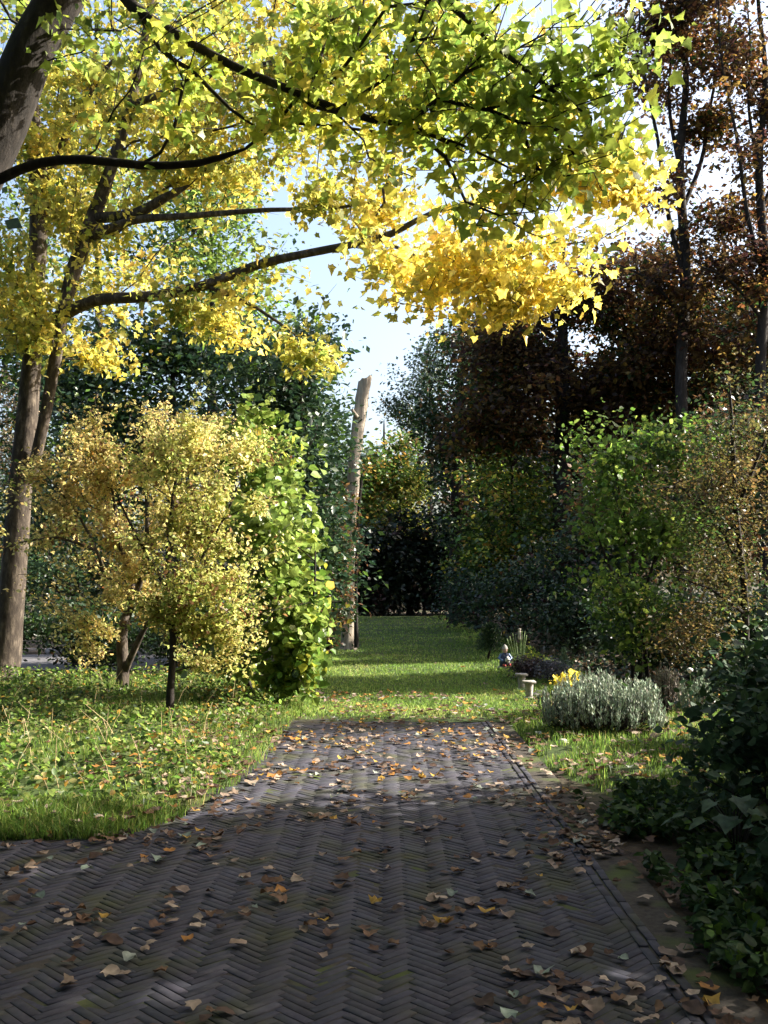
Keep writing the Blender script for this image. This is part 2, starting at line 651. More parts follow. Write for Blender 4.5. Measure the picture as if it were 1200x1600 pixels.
# ------------------------------------------------------------------ ground
def grid(x0, x1, y0, y1, nx, ny, zf, keep=None):
    X, Y = np.meshgrid(np.linspace(x0, x1, nx), np.linspace(y0, y1, ny))
    Z = zf(X, Y)
    V = np.stack([X, Y, Z], -1).reshape(-1, 3)
    i = np.arange(ny - 1)[:, None] * nx
    j = np.arange(nx - 1)[None]
    F = np.stack([i + j, i + j + 1, i + nx + j + 1, i + nx + j], -1).reshape(-1, 4)
    if keep is not None:
        c = V[F].mean(1)
        F = F[keep(c[:, 0], c[:, 1])]
    return V, F


def fnoise(X, Y, s=1.0, seed=0.0):
    sh = np.shape(X)
    return np.array([mnoise.noise(Vector((a * s, b * s, seed))) for a, b in zip(np.ravel(X), np.ravel(Y))]).reshape(sh)


g = link('ground', mesh_data('ground', *[(lambda V, F: (V, [F]))(*grid(-400, 400, -400, 400, 9, 9, lambda X, Y: X * 0 - 0.03))][0], M_SOIL))
tag(g, 'dark soil ground under the trees and shrubs', None, kind='structure')


def left_edge(y):
    """where the planted verge begins, as x for a distance y"""
    y = np.asarray(y, float)
    return np.interp(y, [6.3, 6.4, 7.2, 8.2, 9.2, 11, 12.4, 14, 44], [-6.0, -1.75, -1.32, -1.12, -1.05, -1.05, -0.98, -0.95, -0.95])


def verge_z(X, Y):
    d = np.minimum(np.minimum(left_edge(Y) - X, 3), (Y - 6.33) * 0.7)
    return np.where(d > 0, -0.02 + 0.12 * (1 - np.exp(-np.maximum(d, 0) * 1.6)) + 0.03 * np.clip(d * 2, 0, 1) * fnoise(X, Y, 1.3, 3), -0.05)


V, F = grid(-9, -0.9, 6.2, 16.5, 55, 80, verge_z, lambda x, y: left_edge(y) - x > -0.12)
tag(link('planted_verge', mesh_data('planted_verge', V, [F], M_TURF, smooth=True)), 'leafy green verge beside the brick path', None, kind='structure')


def lane_z(X, Y):
    return 0.0 + 0.03 * fnoise(X, Y, 0.7, 9) + 0.03 * np.clip((Y - 12.5) / 4, -1, 1) + 0.05 * np.clip(np.abs(X - 0.5) - 1.4, 0, 0.6)


V, F = grid(-1.7, 3.4, 11.7, 47, 26, 120, lane_z)
tag(link('grass_lane', mesh_data('grass_lane', V, [F], M_TURF, smooth=True)), 'mown grass lane leading away between the trees', None, kind='structure')


def rverge_z(X, Y):
    d = np.maximum(0, np.minimum(X - (1.36 + 0.25 * np.clip(9.0 - Y, 0, 2)), Y - 7.05))
    return -0.045 + 0.085 * (1 - np.exp(-d * 4)) + 0.02 * np.clip(d * 2, 0, 1) * fnoise(X, Y, 1.5, 5)


V, F = grid(1.32, 4.4, 7.0, 12.2, 26, 40, rverge_z, lambda x, y: x > 1.42 + 0.25 * np.clip(9.0 - y, 0, 2) - 0.15)
tag(link('grass_verge', mesh_data('grass_verge', V, [F], M_TURF, smooth=True)), 'short grass between brick path and silvery shrub', None, kind='structure')

# a tarmac road glimpsed under the trees, with its pale kerb
a0 = at(-60, 1047, 18.4)
road = link('side_road', mesh_data('side_road', *[(lambda V, F: (V, [F]))(*grid(-20, -3.6, 18.6, 22.6, 12, 6, lambda X, Y: X * 0 - 0.005))][0], M_ASPHALT))
tag(road, 'grey tarmac road glimpsed under the trees beyond the verge', None, kind='structure')


def box(cx, cy, cz, sx, sy, sz, rot=0.0, bev=0.0):
    """box vertices and quads with chamfered top edges when bev"""
    def ring(hx, hy, z):
        return [(-hx, -hy, z), (hx, -hy, z), (hx, hy, z), (-hx, hy, z)]
    hx, hy, hz = sx / 2, sy / 2, sz / 2
    rings = [ring(hx, hy, -hz)]
    if bev:
        rings += [ring(hx, hy, hz - bev), ring(hx - bev, hy - bev, hz)]
    else:
        rings += [ring(hx, hy, hz)]
    V = np.array([v for r in rings for v in r], float)
    F = []
    for r in range(len(rings) - 1):
        for i in range(4):
            F.append((r * 4 + i, r * 4 + (i + 1) % 4, r * 4 + 4 + (i + 1) % 4, r * 4 + 4 + i))
    t = (len(rings) - 1) * 4
    F.append((t, t + 1, t + 2, t + 3))
    F.append((3, 2, 1, 0))
    c, s = math.cos(rot), math.sin(rot)
    R = np.array([[c, -s, 0], [s, c, 0], [0, 0, 1]])
    return V @ R.T + np.array([cx, cy, cz]), np.array(F)


for k in range(11):
    V, F = box(0, 0, 0, 0.96, 0.16, 0.12, 0, 0.012)
    if k == 0:
        kerb_me = mesh_data('kerb_block', V, [F], M_PINKSTONE)
    link('kerb_block', kerb_me, road, (-14 + k * 0.985, 22.75, 0.06))

# ------------------------------------------------------------------ brick paving
path = link('brick_path', mesh_data('brick_path', *[(lambda V, F: (V, [F]))(*grid(-6.5, 1.42, 1.2, 12.4, 40, 56, lambda X, Y: X * 0 - 0.0035 + 0.010 * fnoise(X, Y, 0.8, 4),
            lambda x, y: (y < 6.7) | (x > left_edge(y) - 0.25)))][0], M_JOINT))
tag(path, 'herringbone brick path in dull purple grey with mossy joints', None, kind='structure')
W, N4 = 0.045, 4
BL = W * N4
PATH_R = 1.14
variants = []
for k in range(16):
    t = np.array([1, 1, 1.0]) * rng.uniform(0.84, 1.16) * np.array([rng.uniform(0.97, 1.08), 1.0, rng.uniform(0.94, 1.06)])
    V, F = box(0, 0, -0.02, BL - 0.003 - rng.uniform(0, .003), W - 0.003 - rng.uniform(0, .002), 0.04, 0, 0.0022)
    V[8:, 2] += rng.normal(size=4) * 0.0012
    variants.append((V, F, t))
bricks = []
cs = math.cos(math.pi / 4)
for k in range(-160, 290):
    for m in range(-20, 21):
        for orient in (0, 1):
            if orient == 0:
                gx, gy = (k + 2 * N4 * m + N4 / 2) * W, (k + 0.5) * W
            else:
                c = k
                gx, gy = (c + 0.5) * W, (c - 2 * N4 + 1 - 2 * N4 * m + N4 / 2) * W
            x, y = (gx - gy) * cs, (gx + gy) * cs
            y += 1.0
            if y < 1.3 or y > 11.9 or x > PATH_R - 0.045 or x < -5.2:
                continue
            if y > 6.35 and x < left_edge(y) + 0.02 - 0.1 * rng.random():
                continue
            if y > 11.2 and rng.random() < (y - 11.2) / 0.8:
                continue
            bricks.append((x, y, math.pi / 4 + orient * math.pi / 2))
y = 1.3
while y < 11.7:                       # edging: two stretcher courses along the border
    for c in range(2):
        bricks.append((PATH_R - 0.0 + c * 0.056, y + c * 0.09 + rng.normal() * 0.003, math.pi / 2 + rng.normal() * 0.02))
    y += BL + 0.004
bricks = np.array(bricks)
bz = 0.010 * fnoise(bricks[:, 0], bricks[:, 1], 0.8, 4) + 0.004 * fnoise(bricks[:, 0], bricks[:, 1], 2.5, 8) + 0.0011 * rng.normal(size=len(bricks))
bz[bricks[:, 0] > PATH_R - 0.0449] += 0.006
bx, by, bd = project(np.c_[bricks[:, :2], bz])
vis = (bx > -10) & (bx < 1210) & (by < 1605)
order = np.argsort(np.where(vis, bd, 1e3))
brick_me = [mesh_data('brick', V, [F], M_BRICK, np.tile(t, (len(V), 1))) for V, F, t in variants]
for i in order[:300]:
    o = link('brick', brick_me[rng.integers(16)], path, (bricks[i, 0], bricks[i, 1], bz[i]))
    o.rotation_euler = (rng.normal() * 0.010, rng.normal() * 0.008, bricks[i, 2] + rng.normal() * 0.015)
bag = Bag()
for i in order[300:]:
    V, F, t = variants[rng.integers(16)]
    a = bricks[i, 2] + rng.normal() * 0.012
    R = np.array([[math.cos(a), -math.sin(a), 0], [math.sin(a), math.cos(a), 0], [0, 0, 1]])
    q = V.copy()
    q[:, 2] += q[:, 0] * rng.normal() * 0.007
    bag.add(q @ R.T + np.array([bricks[i, 0], bricks[i, 1], bz[i]]), F, t)
link('brick_paving', bag.mesh('brick_paving', M_BRICK), path, kind='stuff')

# ------------------------------------------------------------------ colours of the foliage
GREEN = (0.085, 0.155, 0.022)
LGREEN = (0.17, 0.24, 0.045)
YGREEN = (0.42, 0.44, 0.05)
YELLOW = (0.76, 0.62, 0.11)
GOLD = (0.80, 0.60, 0.11)
OCHRE = (0.40, 0.25, 0.045)
BROWN = (0.16, 0.085, 0.035)
DGREEN = (0.030, 0.060, 0.016)
BGREEN = (0.026, 0.055, 0.028)
COPPER = (0.060, 0.026, 0.016)
PURPLE = (0.045, 0.022, 0.020)
RUST = (0.22, 0.085, 0.025)

# ------------------------------------------------------------------ near maple: trunk beyond the frame, limbs over the path
nb = (-3.95, 7.2, 0)
near_limbs = [
    (None, [(-3.95, 7.2, -0.05, 0.34), (-3.85, 7.2, 1.5, 0.27), (-3.55, 7.15, 3.2, 0.23)] + limb([(2, 190, 7.0, 78), (50, 70, 7.0, 72), (118, -40, 7.0, 68), (190, -190, 6.9, 60)])
     + [(-1.2, 6.9, 8.4, 0.12), (-0.7, 6.9, 10.2, 0.06)]),
    (0, limb([(150, -70, 7.0, 26), (205, 8, 6.8, 20), (262, 46, 6.6, 17), (330, 85, 6.5, 15), (380, 110, 6.4, 14), (440, 135, 6.3, 13), (500, 160, 6.2, 12),
              (580, 185, 6.0, 9), (650, 200, 5.9, 7), (730, 240, 5.8, 4)])),
    (0, [(-3.75, 7.2, 3.3, 0.06)] + limb([(-60, 320, 7.1, 18), (0, 280, 7.0, 17), (60, 255, 6.9, 16), (130, 249, 6.8, 15), (220, 258, 6.7, 14), (310, 255, 6.6, 12), (385, 232, 6.5, 8)])),
    (0, limb([(180, -160, 6.9, 30), (400, -130, 6.4, 22), (600, -60, 5.9, 15), (700, 5, 5.6, 11), (775, 72, 5.5, 9), (850, 132, 5.4, 7), (925, 185, 5.3, 5)])),
    (0, limb([(190, -30, 6.9, 12), (250, 75, 6.7, 9), (300, 110, 6.6, 8), (360, 170, 6.5, 6), (415, 207, 6.4, 4)])),
    (1, limb([(500, 160, 6.2, 8), (620, 195, 6.0, 7), (720, 225, 5.8, 6), (830, 280, 5.6, 4)])),
    (0, [(-3.6, 7.2, 3.4, 0.10), (-4.6, 6.6, 5.2, 0.08), (-5.4, 6.2, 7.5, 0.05)]),
    (0, [(-1.9, 6.9, 6.6, 0.09), (-1.0, 5.6, 7.8, 0.07), (0.3, 4.2, 8.6, 0.05), (1.4, 3.2, 8.8, 0.03)]),
]
near_lobes = [
    (560, 20, 6.1, 240, 90, 0.9), (760, 90, 5.7, 220, 120, 0.9, 1.2), (920, 120, 5.4, 130, 130, 0.7, 1.1), (310, 70, 6.6, 200, 90, 0.7, 0.9),
    (690, 210, 5.9, 200, 80, 0.7, 1.0), (840, 270, 5.6, 160, 80, 0.6, 1.1), (950, 220, 5.3, 85, 60, 0.5, 1.4), (790, 340, 5.7, 110, 60, 0.5, 0.7),
    (480, 150, 6.3, 150, 70, 0.6, 0.8), (360, -160, 6.6, 330, 120, 1.0, 0.5), (850, -130, 5.6, 260, 110, 0.9, 0.6), (990, 60, 5.3, 60, 70, 0.4, 0.8),
    (-150, -150, 7.0, 260, 200, 1.2, 0.25), (150, 60, 6.8, 110, 80, 0.6, 0.6),
]
d = unit(rng.normal(size=(420, 3)))
shade_tips = np.array([-0.3, 1.3, 8.8]) + d * (rng.random((420, 1)) ** .5) * np.array([6.2, 4.8, 1.6])  # unseen crown tips added above the frame to keep sky light off the path
ox, oy, od = project(shade_tips)
shade_tips = shade_tips[(shade_tips[:, 1] < 0.5) | (oy < -230)]
tree('maple_tree', 'tall maple leaning over the path with dark limbs and large green lobed leaves', 'tree', nb, near_limbs, near_lobes, 900, 8600, 0.059,
     [YELLOW, YGREEN, (0.26, 0.34, 0.055), LGREEN, GREEN], [1.6, 2.4, 2.6, 1.6, 1.4], MAPLE, M_LEAF, M_BARKDARK, parts=300, sigma=0.11, trail=3, spread=1.0, shell=0.7, gap=0.0, gscale=1.7,
     r_tip=0.0026, up=0.55, droop=0.8, step=0.2, sag=0.05, bf=0.35, extra_tips=shade_tips, n_over=9000)

# ------------------------------------------------------------------ two-stemmed maple at the far end of the verge
mb_p = at(10, 1068, 15.6)
mb = (mb_p.x, mb_p.y, 0.0)
mid_limbs = [
    (None, [(mb[0] - 0.12, mb[1], -0.05, 0.36)] + limb([(5, 1050, 15.6, 50), (18, 930, 15.6, 41), (36, 720, 15.6, 35), (50, 560, 15.6, 30), (57, 420, 15.6, 27),
     (62, 300, 15.6, 32), (48, 165, 15.6, 26), (35, 40, 15.6, 22), (45, -130, 15.5, 16), (60, -300, 15.4, 8)])),
    (0, limb([(50, 740, 15.5, 18), (72, 640, 15.3, 19), (86, 560, 15.2, 20), (97, 495, 15.1, 20), (118, 415, 15.0, 26), (150, 330, 14.9, 24), (178, 250, 14.8, 20),
              (205, 160, 14.7, 16), (220, 90, 14.6, 13), (250, -60, 14.5, 9), (300, -200, 14.4, 5)])),
    (1, limb([(94, 495, 15.1, 22), (150, 469, 14.6, 20), (240, 463, 14.2, 18), (320, 446, 13.9, 17), (400, 415, 13.6, 15), (470, 398, 13.3, 14), (540, 384, 13.0, 13),
              (610, 366, 12.2, 11), (650, 345, 11.6, 9), (700, 325, 11.0, 7), (780, 320, 10.3, 5), (870, 330, 9.9, 3)])),
    (1, limb([(140, 372, 14.9, 16), (205, 345, 14.6, 14), (300, 337, 14.3, 11), (420, 328, 14.0, 8), (520, 326, 13.8, 6), (600, 312, 13.6, 4)])),
    (1, limb([(150, 340, 14.9, 18), (210, 335, 14.6, 17), (255, 310, 14.4, 15), (295, 290, 14.3, 8)])),
    (2, limb([(590, 372, 12.4, 7), (660, 405, 11.4, 6), (740, 430, 10.6, 5), (800, 455, 10.2, 3)])),
    (0, limb([(60, 330, 15.6, 14), (90, 240, 15.3, 12), (150, 130, 15.0, 9), (180, 90, 14.8, 6)])),
    (0, limb([(55, 480, 15.6, 12), (20, 430, 15.4, 10), (-30, 380, 15.2, 8), (-120, 330, 15.0, 5)])),
    (1, limb([(205, 165, 14.7, 12), (330, 120, 14.0, 10), (480, 90, 13.2, 8), (640, 90, 12.6, 5)])),
    (2, limb([(320, 446, 13.9, 8), (400, 480, 13.5, 6), (470, 530, 13.2, 4)])),
]
mid_lobes = [
    (120, 380, 15.2, 190, 130, 1.6), (300, 230, 14.6, 230, 110, 1.6), (180, 120, 15.0, 240, 130, 1.6), (450, 120, 13.8, 230, 110, 1.4),
    (300, 500, 14.2, 150, 65, 1.0, 1.3), (150, 520, 14.8, 120, 65, 1.0, 1.3), (440, 440, 13.4, 110, 70, 0.8, 0.7), (640, 420, 12.6, 110, 65, 0.8),
    (780, 390, 10.2, 180, 90, 1.3, .85), (940, 310, 9.8, 110, 75, 1.0, 1.1), (990, 270, 9.7, 50, 45, .4, 1.0), (790, 470, 10.1, 100, 50, 0.8, .9), (650, 450, 10.8, 110, 50, .8, .7), (880, 410, 9.9, 80, 60, .8, .9), (600, 400, 11.2, 90, 50, .5, .6), (700, 130, 12.6, 200, 120, 1.0, 1.2), (490, 560, 13.4, 60, 30, 0.6, 1.4),
    (40, 480, 15.3, 90, 110, 1.2), (60, 220, 15.4, 120, 200, 1.4), (520, 300, 13.7, 100, 45, 0.7, 1.0), (610, 320, 13.0, 70, 40, .5, 1.0), (600, 60, 12.4, 170, 110, .8, .9), (650, 230, 11.8, 130, 60, .6, .9), (100, -150, 15.0, 300, 160, 2.0, 0.8), (500, -100, 13.8, 300, 120, 1.6, 0.8),
]


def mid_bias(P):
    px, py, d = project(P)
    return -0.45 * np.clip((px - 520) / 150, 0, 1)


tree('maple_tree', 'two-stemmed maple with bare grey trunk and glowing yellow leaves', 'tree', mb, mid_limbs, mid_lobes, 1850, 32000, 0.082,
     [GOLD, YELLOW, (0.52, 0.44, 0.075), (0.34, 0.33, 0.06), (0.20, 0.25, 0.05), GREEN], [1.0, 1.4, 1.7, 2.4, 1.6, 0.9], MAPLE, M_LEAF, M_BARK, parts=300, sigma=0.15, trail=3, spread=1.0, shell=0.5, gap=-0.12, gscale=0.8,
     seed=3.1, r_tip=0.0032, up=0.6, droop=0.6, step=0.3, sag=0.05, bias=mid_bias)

# ------------------------------------------------------------------ small golden trees on the verge
c1 = at(265, 1132, 11.3)
tree('hawthorn_tree', 'small golden-leaved tree with one thin dark stem on the verge', 'tree', (c1.x, c1.y, 0.05),
     [(None, [(c1.x, c1.y, 0.02, 0.05)] + limb([(266, 1080, 11.3, 13), (270, 1020, 11.3, 11), (268, 960, 11.3, 10), (262, 880, 11.3, 9), (270, 780, 11.3, 6), (285, 690, 11.3, 3)])),
      (0, limb([(268, 980, 11.3, 7), (300, 900, 11.2, 6), (350, 810, 11.1, 4), (380, 740, 11.1, 2)])),
      (0, limb([(266, 930, 11.3, 6), (220, 850, 11.2, 5), (180, 770, 11.1, 3)]))],
     [(335, 760, 11.3, 95, 120, 0.9), (290, 880, 11.2, 90, 95, 0.8), (375, 890, 11.3, 60, 90, 0.7), (340, 990, 11.4, 70, 50, 0.6, .7), (270, 690, 11.5, 100, 60, 0.8), (400, 700, 11.4, 40, 40, 0.5),
      (240, 960, 11.2, 60, 60, 0.5, .7), (395, 800, 11.2, 45, 60, 0.5), (300, 850, 11.4, 165, 230, 1.3, .28), (370, 1020, 11.6, 75, 50, .6, .8)],
     660, 20000, 0.050, [(0.40, 0.27, 0.09), (0.66, 0.58, 0.24), (0.52, 0.47, 0.16), (0.36, 0.38, 0.10), BROWN, LGREEN], [1.4, 2.2, 2.6, 3, 1.2, 2.2], RHOMB, M_LEAF, M_BARKDARK, sigma=0.055, shell=0.6, trail=4, spread=1.0,
     gap=-0.02, gscale=1.7, r_tip=0.0022, step=0.2, up=0.4, droop=0.3, flat=0.9, names=('trunk', 'crown'))
c2 = at(190, 1078, 14.4)
tree('hawthorn_tree', 'crooked several-stemmed golden shrub in front of the grey maple trunk', 'tree', (c2.x, c2.y, 0.05),
     [(None, [(c2.x, c2.y, 0.02, 0.10)] + limb([(192, 1040, 14.4, 19), (190, 990, 14.4, 18), (200, 955, 14.4, 14), (205, 900, 14.3, 10), (190, 860, 14.2, 8), (180, 800, 14.1, 5), (170, 720, 14, 3)])),
      (0, limb([(200, 960, 14.4, 12), (225, 890, 14.2, 9), (230, 800, 14, 6), (225, 730, 14, 3)])),
      (0, limb([(195, 1050, 14.4, 12), (212, 1010, 14.2, 10), (240, 960, 14, 7), (300, 900, 13.8, 4)])),
      (0, limb([(204, 905, 14.3, 7), (165, 905, 14.0, 6), (155, 870, 13.9, 5), (120, 800, 13.8, 4), (60, 730, 13.7, 2)])),
      (3, limb([(150, 860, 13.9, 5), (90, 840, 13.6, 4), (20, 850, 13.4, 3)]))],
     [(210, 740, 14.3, 120, 100, 1.2), (120, 740, 14.0, 110, 90, 1.0), (90, 880, 13.8, 90, 80, 0.9, 0.6), (30, 800, 13.5, 80, 70, 0.6, 0.6), (210, 880, 14.1, 90, 90, 0.8, 0.8), (330, 680, 14.2, 100, 60, 1.0),
      (180, 650, 14.4, 130, 45, 1.0), (130, 980, 13.9, 90, 60, .7, .6), (170, 820, 14.2, 210, 240, 1.4, .28)],
     720, 18500, 0.056, [OCHRE, (0.46, 0.36, 0.13), (0.62, 0.52, 0.20), (0.40, 0.40, 0.12), BROWN, RUST, GREEN], [2, 2.5, 2.5, 2, 1.3, 0.5, 1.2], RHOMB, M_LEAF, M_BARK, sigma=0.06, shell=0.6, trail=4, spread=1.0, gap=-0.02, gscale=1.5, seed=2,
     r_tip=0.0026, step=0.25, up=0.4, droop=0.3, flat=0.9, names=('trunk', 'crown'))

# ------------------------------------------------------------------ large-leaved bush beside the lane
h = at(430, 1085, 13.4)
tree('hazel_bush', 'tall bush of big pale green sunlit leaves where the path ends', 'bush', (h.x, h.y, 0.0),
     [(None, [(h.x, h.y, 0, 0.04), (h.x + 0.1, h.y, 1.5, 0.03), (h.x - 0.1, h.y, 3.2, 0.015)]), (None, [(h.x - .3, h.y + .2, 0, 0.035), (h.x - 0.7, h.y, 1.6, 0.025), (h.x - 0.6, h.y, 3.8, 0.01)]),
      (None, [(h.x + .1, h.y - .2, 0, 0.03), (h.x + 0.5, h.y - .4, 1.2, 0.02), (h.x + 0.55, h.y - .4, 2.2, 0.01)])],
     [(440, 900, 13.3, 60, 130, 0.9, 1.4), (410, 780, 13.5, 70, 120, 0.9), (465, 1000, 12.9, 38, 90, 0.5, 1.6), (400, 680, 13.8, 60, 60, 0.8), (440, 640, 13.4, 30, 45, 0.4), (380, 1000, 13.5, 80, 70, 0.8),
      (430, 1070, 12.8, 60, 22, 0.4, 2)],
     460, 6500, 0.105, [LGREEN, (0.22, 0.30, 0.06), GREEN, YGREEN, YELLOW], [3, 2.5, 2.5, 1.2, 0.4], ROUND, M_GLOSS, M_BARKDARK, parts=300, sigma=0.11, shell=0.4, gap=-0.25,
     r_tip=0.003, step=0.25, up=0.7, droop=0.7, names=('stems', 'foliage'))

# ------------------------------------------------------------------ dead trunk
s0 = at(544, 1016, 23.6)
root = thing('dead_tree', (s0.x, s0.y, 0), 'bare pale dead trunk with sawn top beside the grass lane', 'tree')
line = smooth_line([(s0.x - 0.02, s0.y, -0.05, 0.27), (s0.x - 0.01, s0.y, 0.12, 0.19)] + limb([(543, 990, 23.6, 21), (547, 930, 23.6, 19), (545, 870, 23.6, 20), (550, 800, 23.6, 22), (553, 740, 23.6, 20), (556, 690, 23.6, 19), (563, 640, 23.6, 20), (572, 592, 23.6, 22)]), 0.12)
kn = np.array([mnoise.noise(Vector((0, 0, q * 1.7))) + .5 * mnoise.noise(Vector((3, 0, q * 5.1))) for q in line[:, 2]])
V, F = tube(line[:, :3] + np.c_[kn * .05, 0 * kn, 0 * kn] - np.array(root.location), line[:, 3] * (1 + .22 * kn), 14, 0.07)
V[-14:, 2] += 2.2 * (V[-14:, 0] - V[-14:, 0].mean()) * 0.35 + .03 * rng.normal(size=14)
bag = Bag()
bag.add(V, F)
n = len(V)
bag.add(np.vstack([V[-14:], V[-14:].mean(0) + [0.02, 0, 0.03]]), np.array([(i, (i + 1) % 14, 14) for i in range(14)]))
me = bag.mesh('trunk', M_SNAG)
link('trunk', me, root)
line = smooth_line(limb([(557, 1012, 23.4, 8), (556, 960, 23.4, 6), (557, 880, 23.4, 5), (560, 800, 23.4, 5), (566, 740, 23.4, 4)]), 0.15)
V, F = tube(line[:, :3] - np.array(root.location), line[:, 3], 6, 0.06)
link('ivy_stem', mesh_data('ivy_stem', V, [F], M_BARKDARK), root)
line = smooth_line(limb([(561, 655, 23.6, 9), (555, 648, 23.4, 7), (550, 640, 23.3, 5)]), 0.06)
V, F = tube(line[:, :3] - np.array(root.location), line[:, 3], 6, 0.06)
link('branch_stub', mesh_data('branch_stub', V, [F], M_SNAG), root)


# ------------------------------------------------------------------ trees behind
def back_tree(name, label, base_px, Y, height_py, lobes, n_tips, n_leaves, size, cols, weights, trunk_w=20, mat=None, gap=-0.1, group=None, sigma=0.35, shape=RHOMB, top_px=None,
              bark=None, seed=0.0, gscale=0.6, min_r=0.007, cat='tree', limbs=None, names=('trunk', 'crown'), **kw):
    b = at(base_px, 900, Y)
    top = at(top_px or base_px, height_py, Y)
    L = limbs or [(None, [(b.x, b.y, -0.05, trunk_w * 0.6 * Y / FOC), (b.x, b.y, top.z * 0.3, trunk_w * 0.45 * Y / FOC),
                          ((b.x * 0.5 + top.x * 0.5), b.y, top.z * 0.65, trunk_w * 0.28 * Y / FOC), (top.x, top.y, top.z * 0.95, trunk_w * 0.08 * Y / FOC)])]
    return tree(name, label, cat, (b.x, b.y, 0), L, lobes, n_tips, n_leaves, size, cols, weights, shape, mat or M_DARKLEAF, bark or M_BARKDARK, group, sigma=sigma, gap=gap, gscale=gscale,
                seed=seed, r_tip=0.008, min_r=min_r, step=0.6, names=names, **kw)


# left side
back_tree('evergreen_tree', 'dark green tree rising behind the tall pale-leaved bush', 470, 21, 520,
          [(460, 640, 21, 75, 110, 1.8), (490, 760, 20.5, 50, 110, 1.4), (420, 620, 21.5, 100, 100, 1.8), (480, 560, 21, 60, 60, 1.2), (548, 715, 21, 30, 34, .6, 1.2), (470, 900, 20.5, 60, 120, 1.4)], 260, 15000, 0.13,
          [DGREEN, BGREEN, GREEN, YGREEN], [3, 3, 1.5, 0.3], 22, gap=-0.15)
back_tree('broadleaf_tree', 'dense dark tree behind the golden trees', 270, 23, 500,
          [(260, 590, 23, 150, 110, 2), (180, 700, 22.5, 120, 120, 2), (330, 560, 23, 90, 70, 1.6), (120, 620, 23, 100, 90, 1.6)], 280, 16000, 0.14, [DGREEN, BGREEN, GREEN, LGREEN], [3, 2, 2, .6], 24,
          gap=-0.05, seed=5)
back_tree('broadleaf_tree', 'fresh green tree showing between the maple branches against the sky', 330, 33, 300,
          [(320, 400, 33, 110, 110, 2.5), (270, 330, 33, 90, 90, 2), (390, 470, 33, 90, 70, 2), (350, 280, 33, 60, 60, 2), (420, 560, 33, 110, 70, 2)], 240, 13000, 0.17, [GREEN, LGREEN, BGREEN], [2, 2, 1.5], 22,
          mat=M_LEAF, gap=0.0, seed=8)
back_tree('dark_shrub', 'dark shady shrub under the golden trees', 120, 19.5, 760,
          [(120, 900, 19.5, 150, 100, 1.2), (300, 920, 19, 120, 100, 1.2), (40, 830, 20, 110, 110, 1.2)], 240, 13000, 0.09, [DGREEN, BGREEN, GREEN, OCHRE], [3, 2, 1, .3], 12, gap=-0.2, seed=12,
          cat='shrub', names=('stems', 'foliage'))
back_tree('brown_shrub', 'dull brown-green shrub crowding against the dead trunk', 515, 22, 800,
          [(515, 900, 22, 32, 90, 0.9), (520, 820, 22.2, 30, 70, 0.8), (505, 970, 21.8, 32, 45, 0.7)], 140, 7000, 0.09, [BGREEN, BROWN, DGREEN, OCHRE], [2, 2, 2, .8], 10, gap=-0.3, cat='shrub',
          names=('stems', 'foliage'), sigma=0.2, seed=13)
back_tree('pale_shrub', 'pale twiggy thicket beyond the grey maple trunk', -20, 30, 560,
          [(0, 620, 30, 90, 70, 1.5), (-60, 720, 30, 130, 120, 2)], 200, 5000, 0.10, [(0.30, 0.24, 0.16), (0.2, 0.15, 0.09), OCHRE], [2, 2, 1], 12, gap=-0.1, seed=14, cat='shrub', names=('stems', 'foliage'), min_r=0.006)
for k, (lab, px, Y, py, rx, ry, rd) in enumerate((('low dark shrub behind the crooked golden shrub', 160, 17.2, 990, 90, 55, .7), ('low dark shrub between the golden trees and the tall bush', 330, 16.8, 990, 90, 75, .8),
        ('dark shrub at the foot of the grey maple trunk', 30, 17.5, 930, 80, 70, .8), ('low shaded shrub beyond the tarmac road', 130, 24.5, 975, 190, 60, 1.0))):
    back_tree('dark_shrub', lab, px, Y, py - ry, [(px, py, Y, rx, ry, rd)], 130, 5500, 0.085, [DGREEN, BGREEN, GREEN, BROWN], [3, 2, 1, .6], 8, gap=-0.35, seed=90 + k, cat='shrub', names=('stems', 'foliage'), sigma=.16)
# the far end of the lane
back_tree('broadleaf_tree', 'yellow-leaved tree standing at the end of the grass lane', 625, 54, 735,
          [(630, 800, 54, 60, 50, 3), (595, 770, 54, 55, 50, 2.2), (655, 850, 54, 45, 50, 2), (580, 850, 54, 60, 50, 2), (645, 755, 54, 35, 30, 1.5), (560, 800, 54, 40, 60, 2)], 220, 8000, 0.22, [(0.30, 0.20, 0.05), (0.26, 0.27, 0.05), LGREEN, (0.5, 0.4, 0.07), GREEN], [2, 2, 1.5, .7, 2], 10, mat=M_LEAF, gap=-0.05, seed=21)
back_tree('broadleaf_tree', 'dark tree rising over the yellow-leaved one at the lane end', 600, 60, 640,
          [(590, 720, 54, 55, 50, 2.5), (560, 760, 53, 50, 70, 2.5), (615, 700, 54, 30, 40, 2), (640, 760, 54, 40, 40, 2)], 180, 9000, 0.22, [DGREEN, GREEN, OCHRE, BROWN], [2, 2, 1, 1], 12, gap=-0.1, seed=22)
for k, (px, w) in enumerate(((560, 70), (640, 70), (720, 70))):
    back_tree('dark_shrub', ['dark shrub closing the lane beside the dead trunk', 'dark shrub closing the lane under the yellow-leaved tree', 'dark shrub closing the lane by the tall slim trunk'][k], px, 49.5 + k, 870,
              [(px, 900, 49.5 + k, w, 85, 1.5)], 150, 9000, 0.24, [(0.016, 0.03, 0.01), (0.014, 0.026, 0.015), PURPLE], [3, 3, 2], 10, gap=-0.4, seed=23 + k, cat='shrub', names=('stems', 'foliage'))

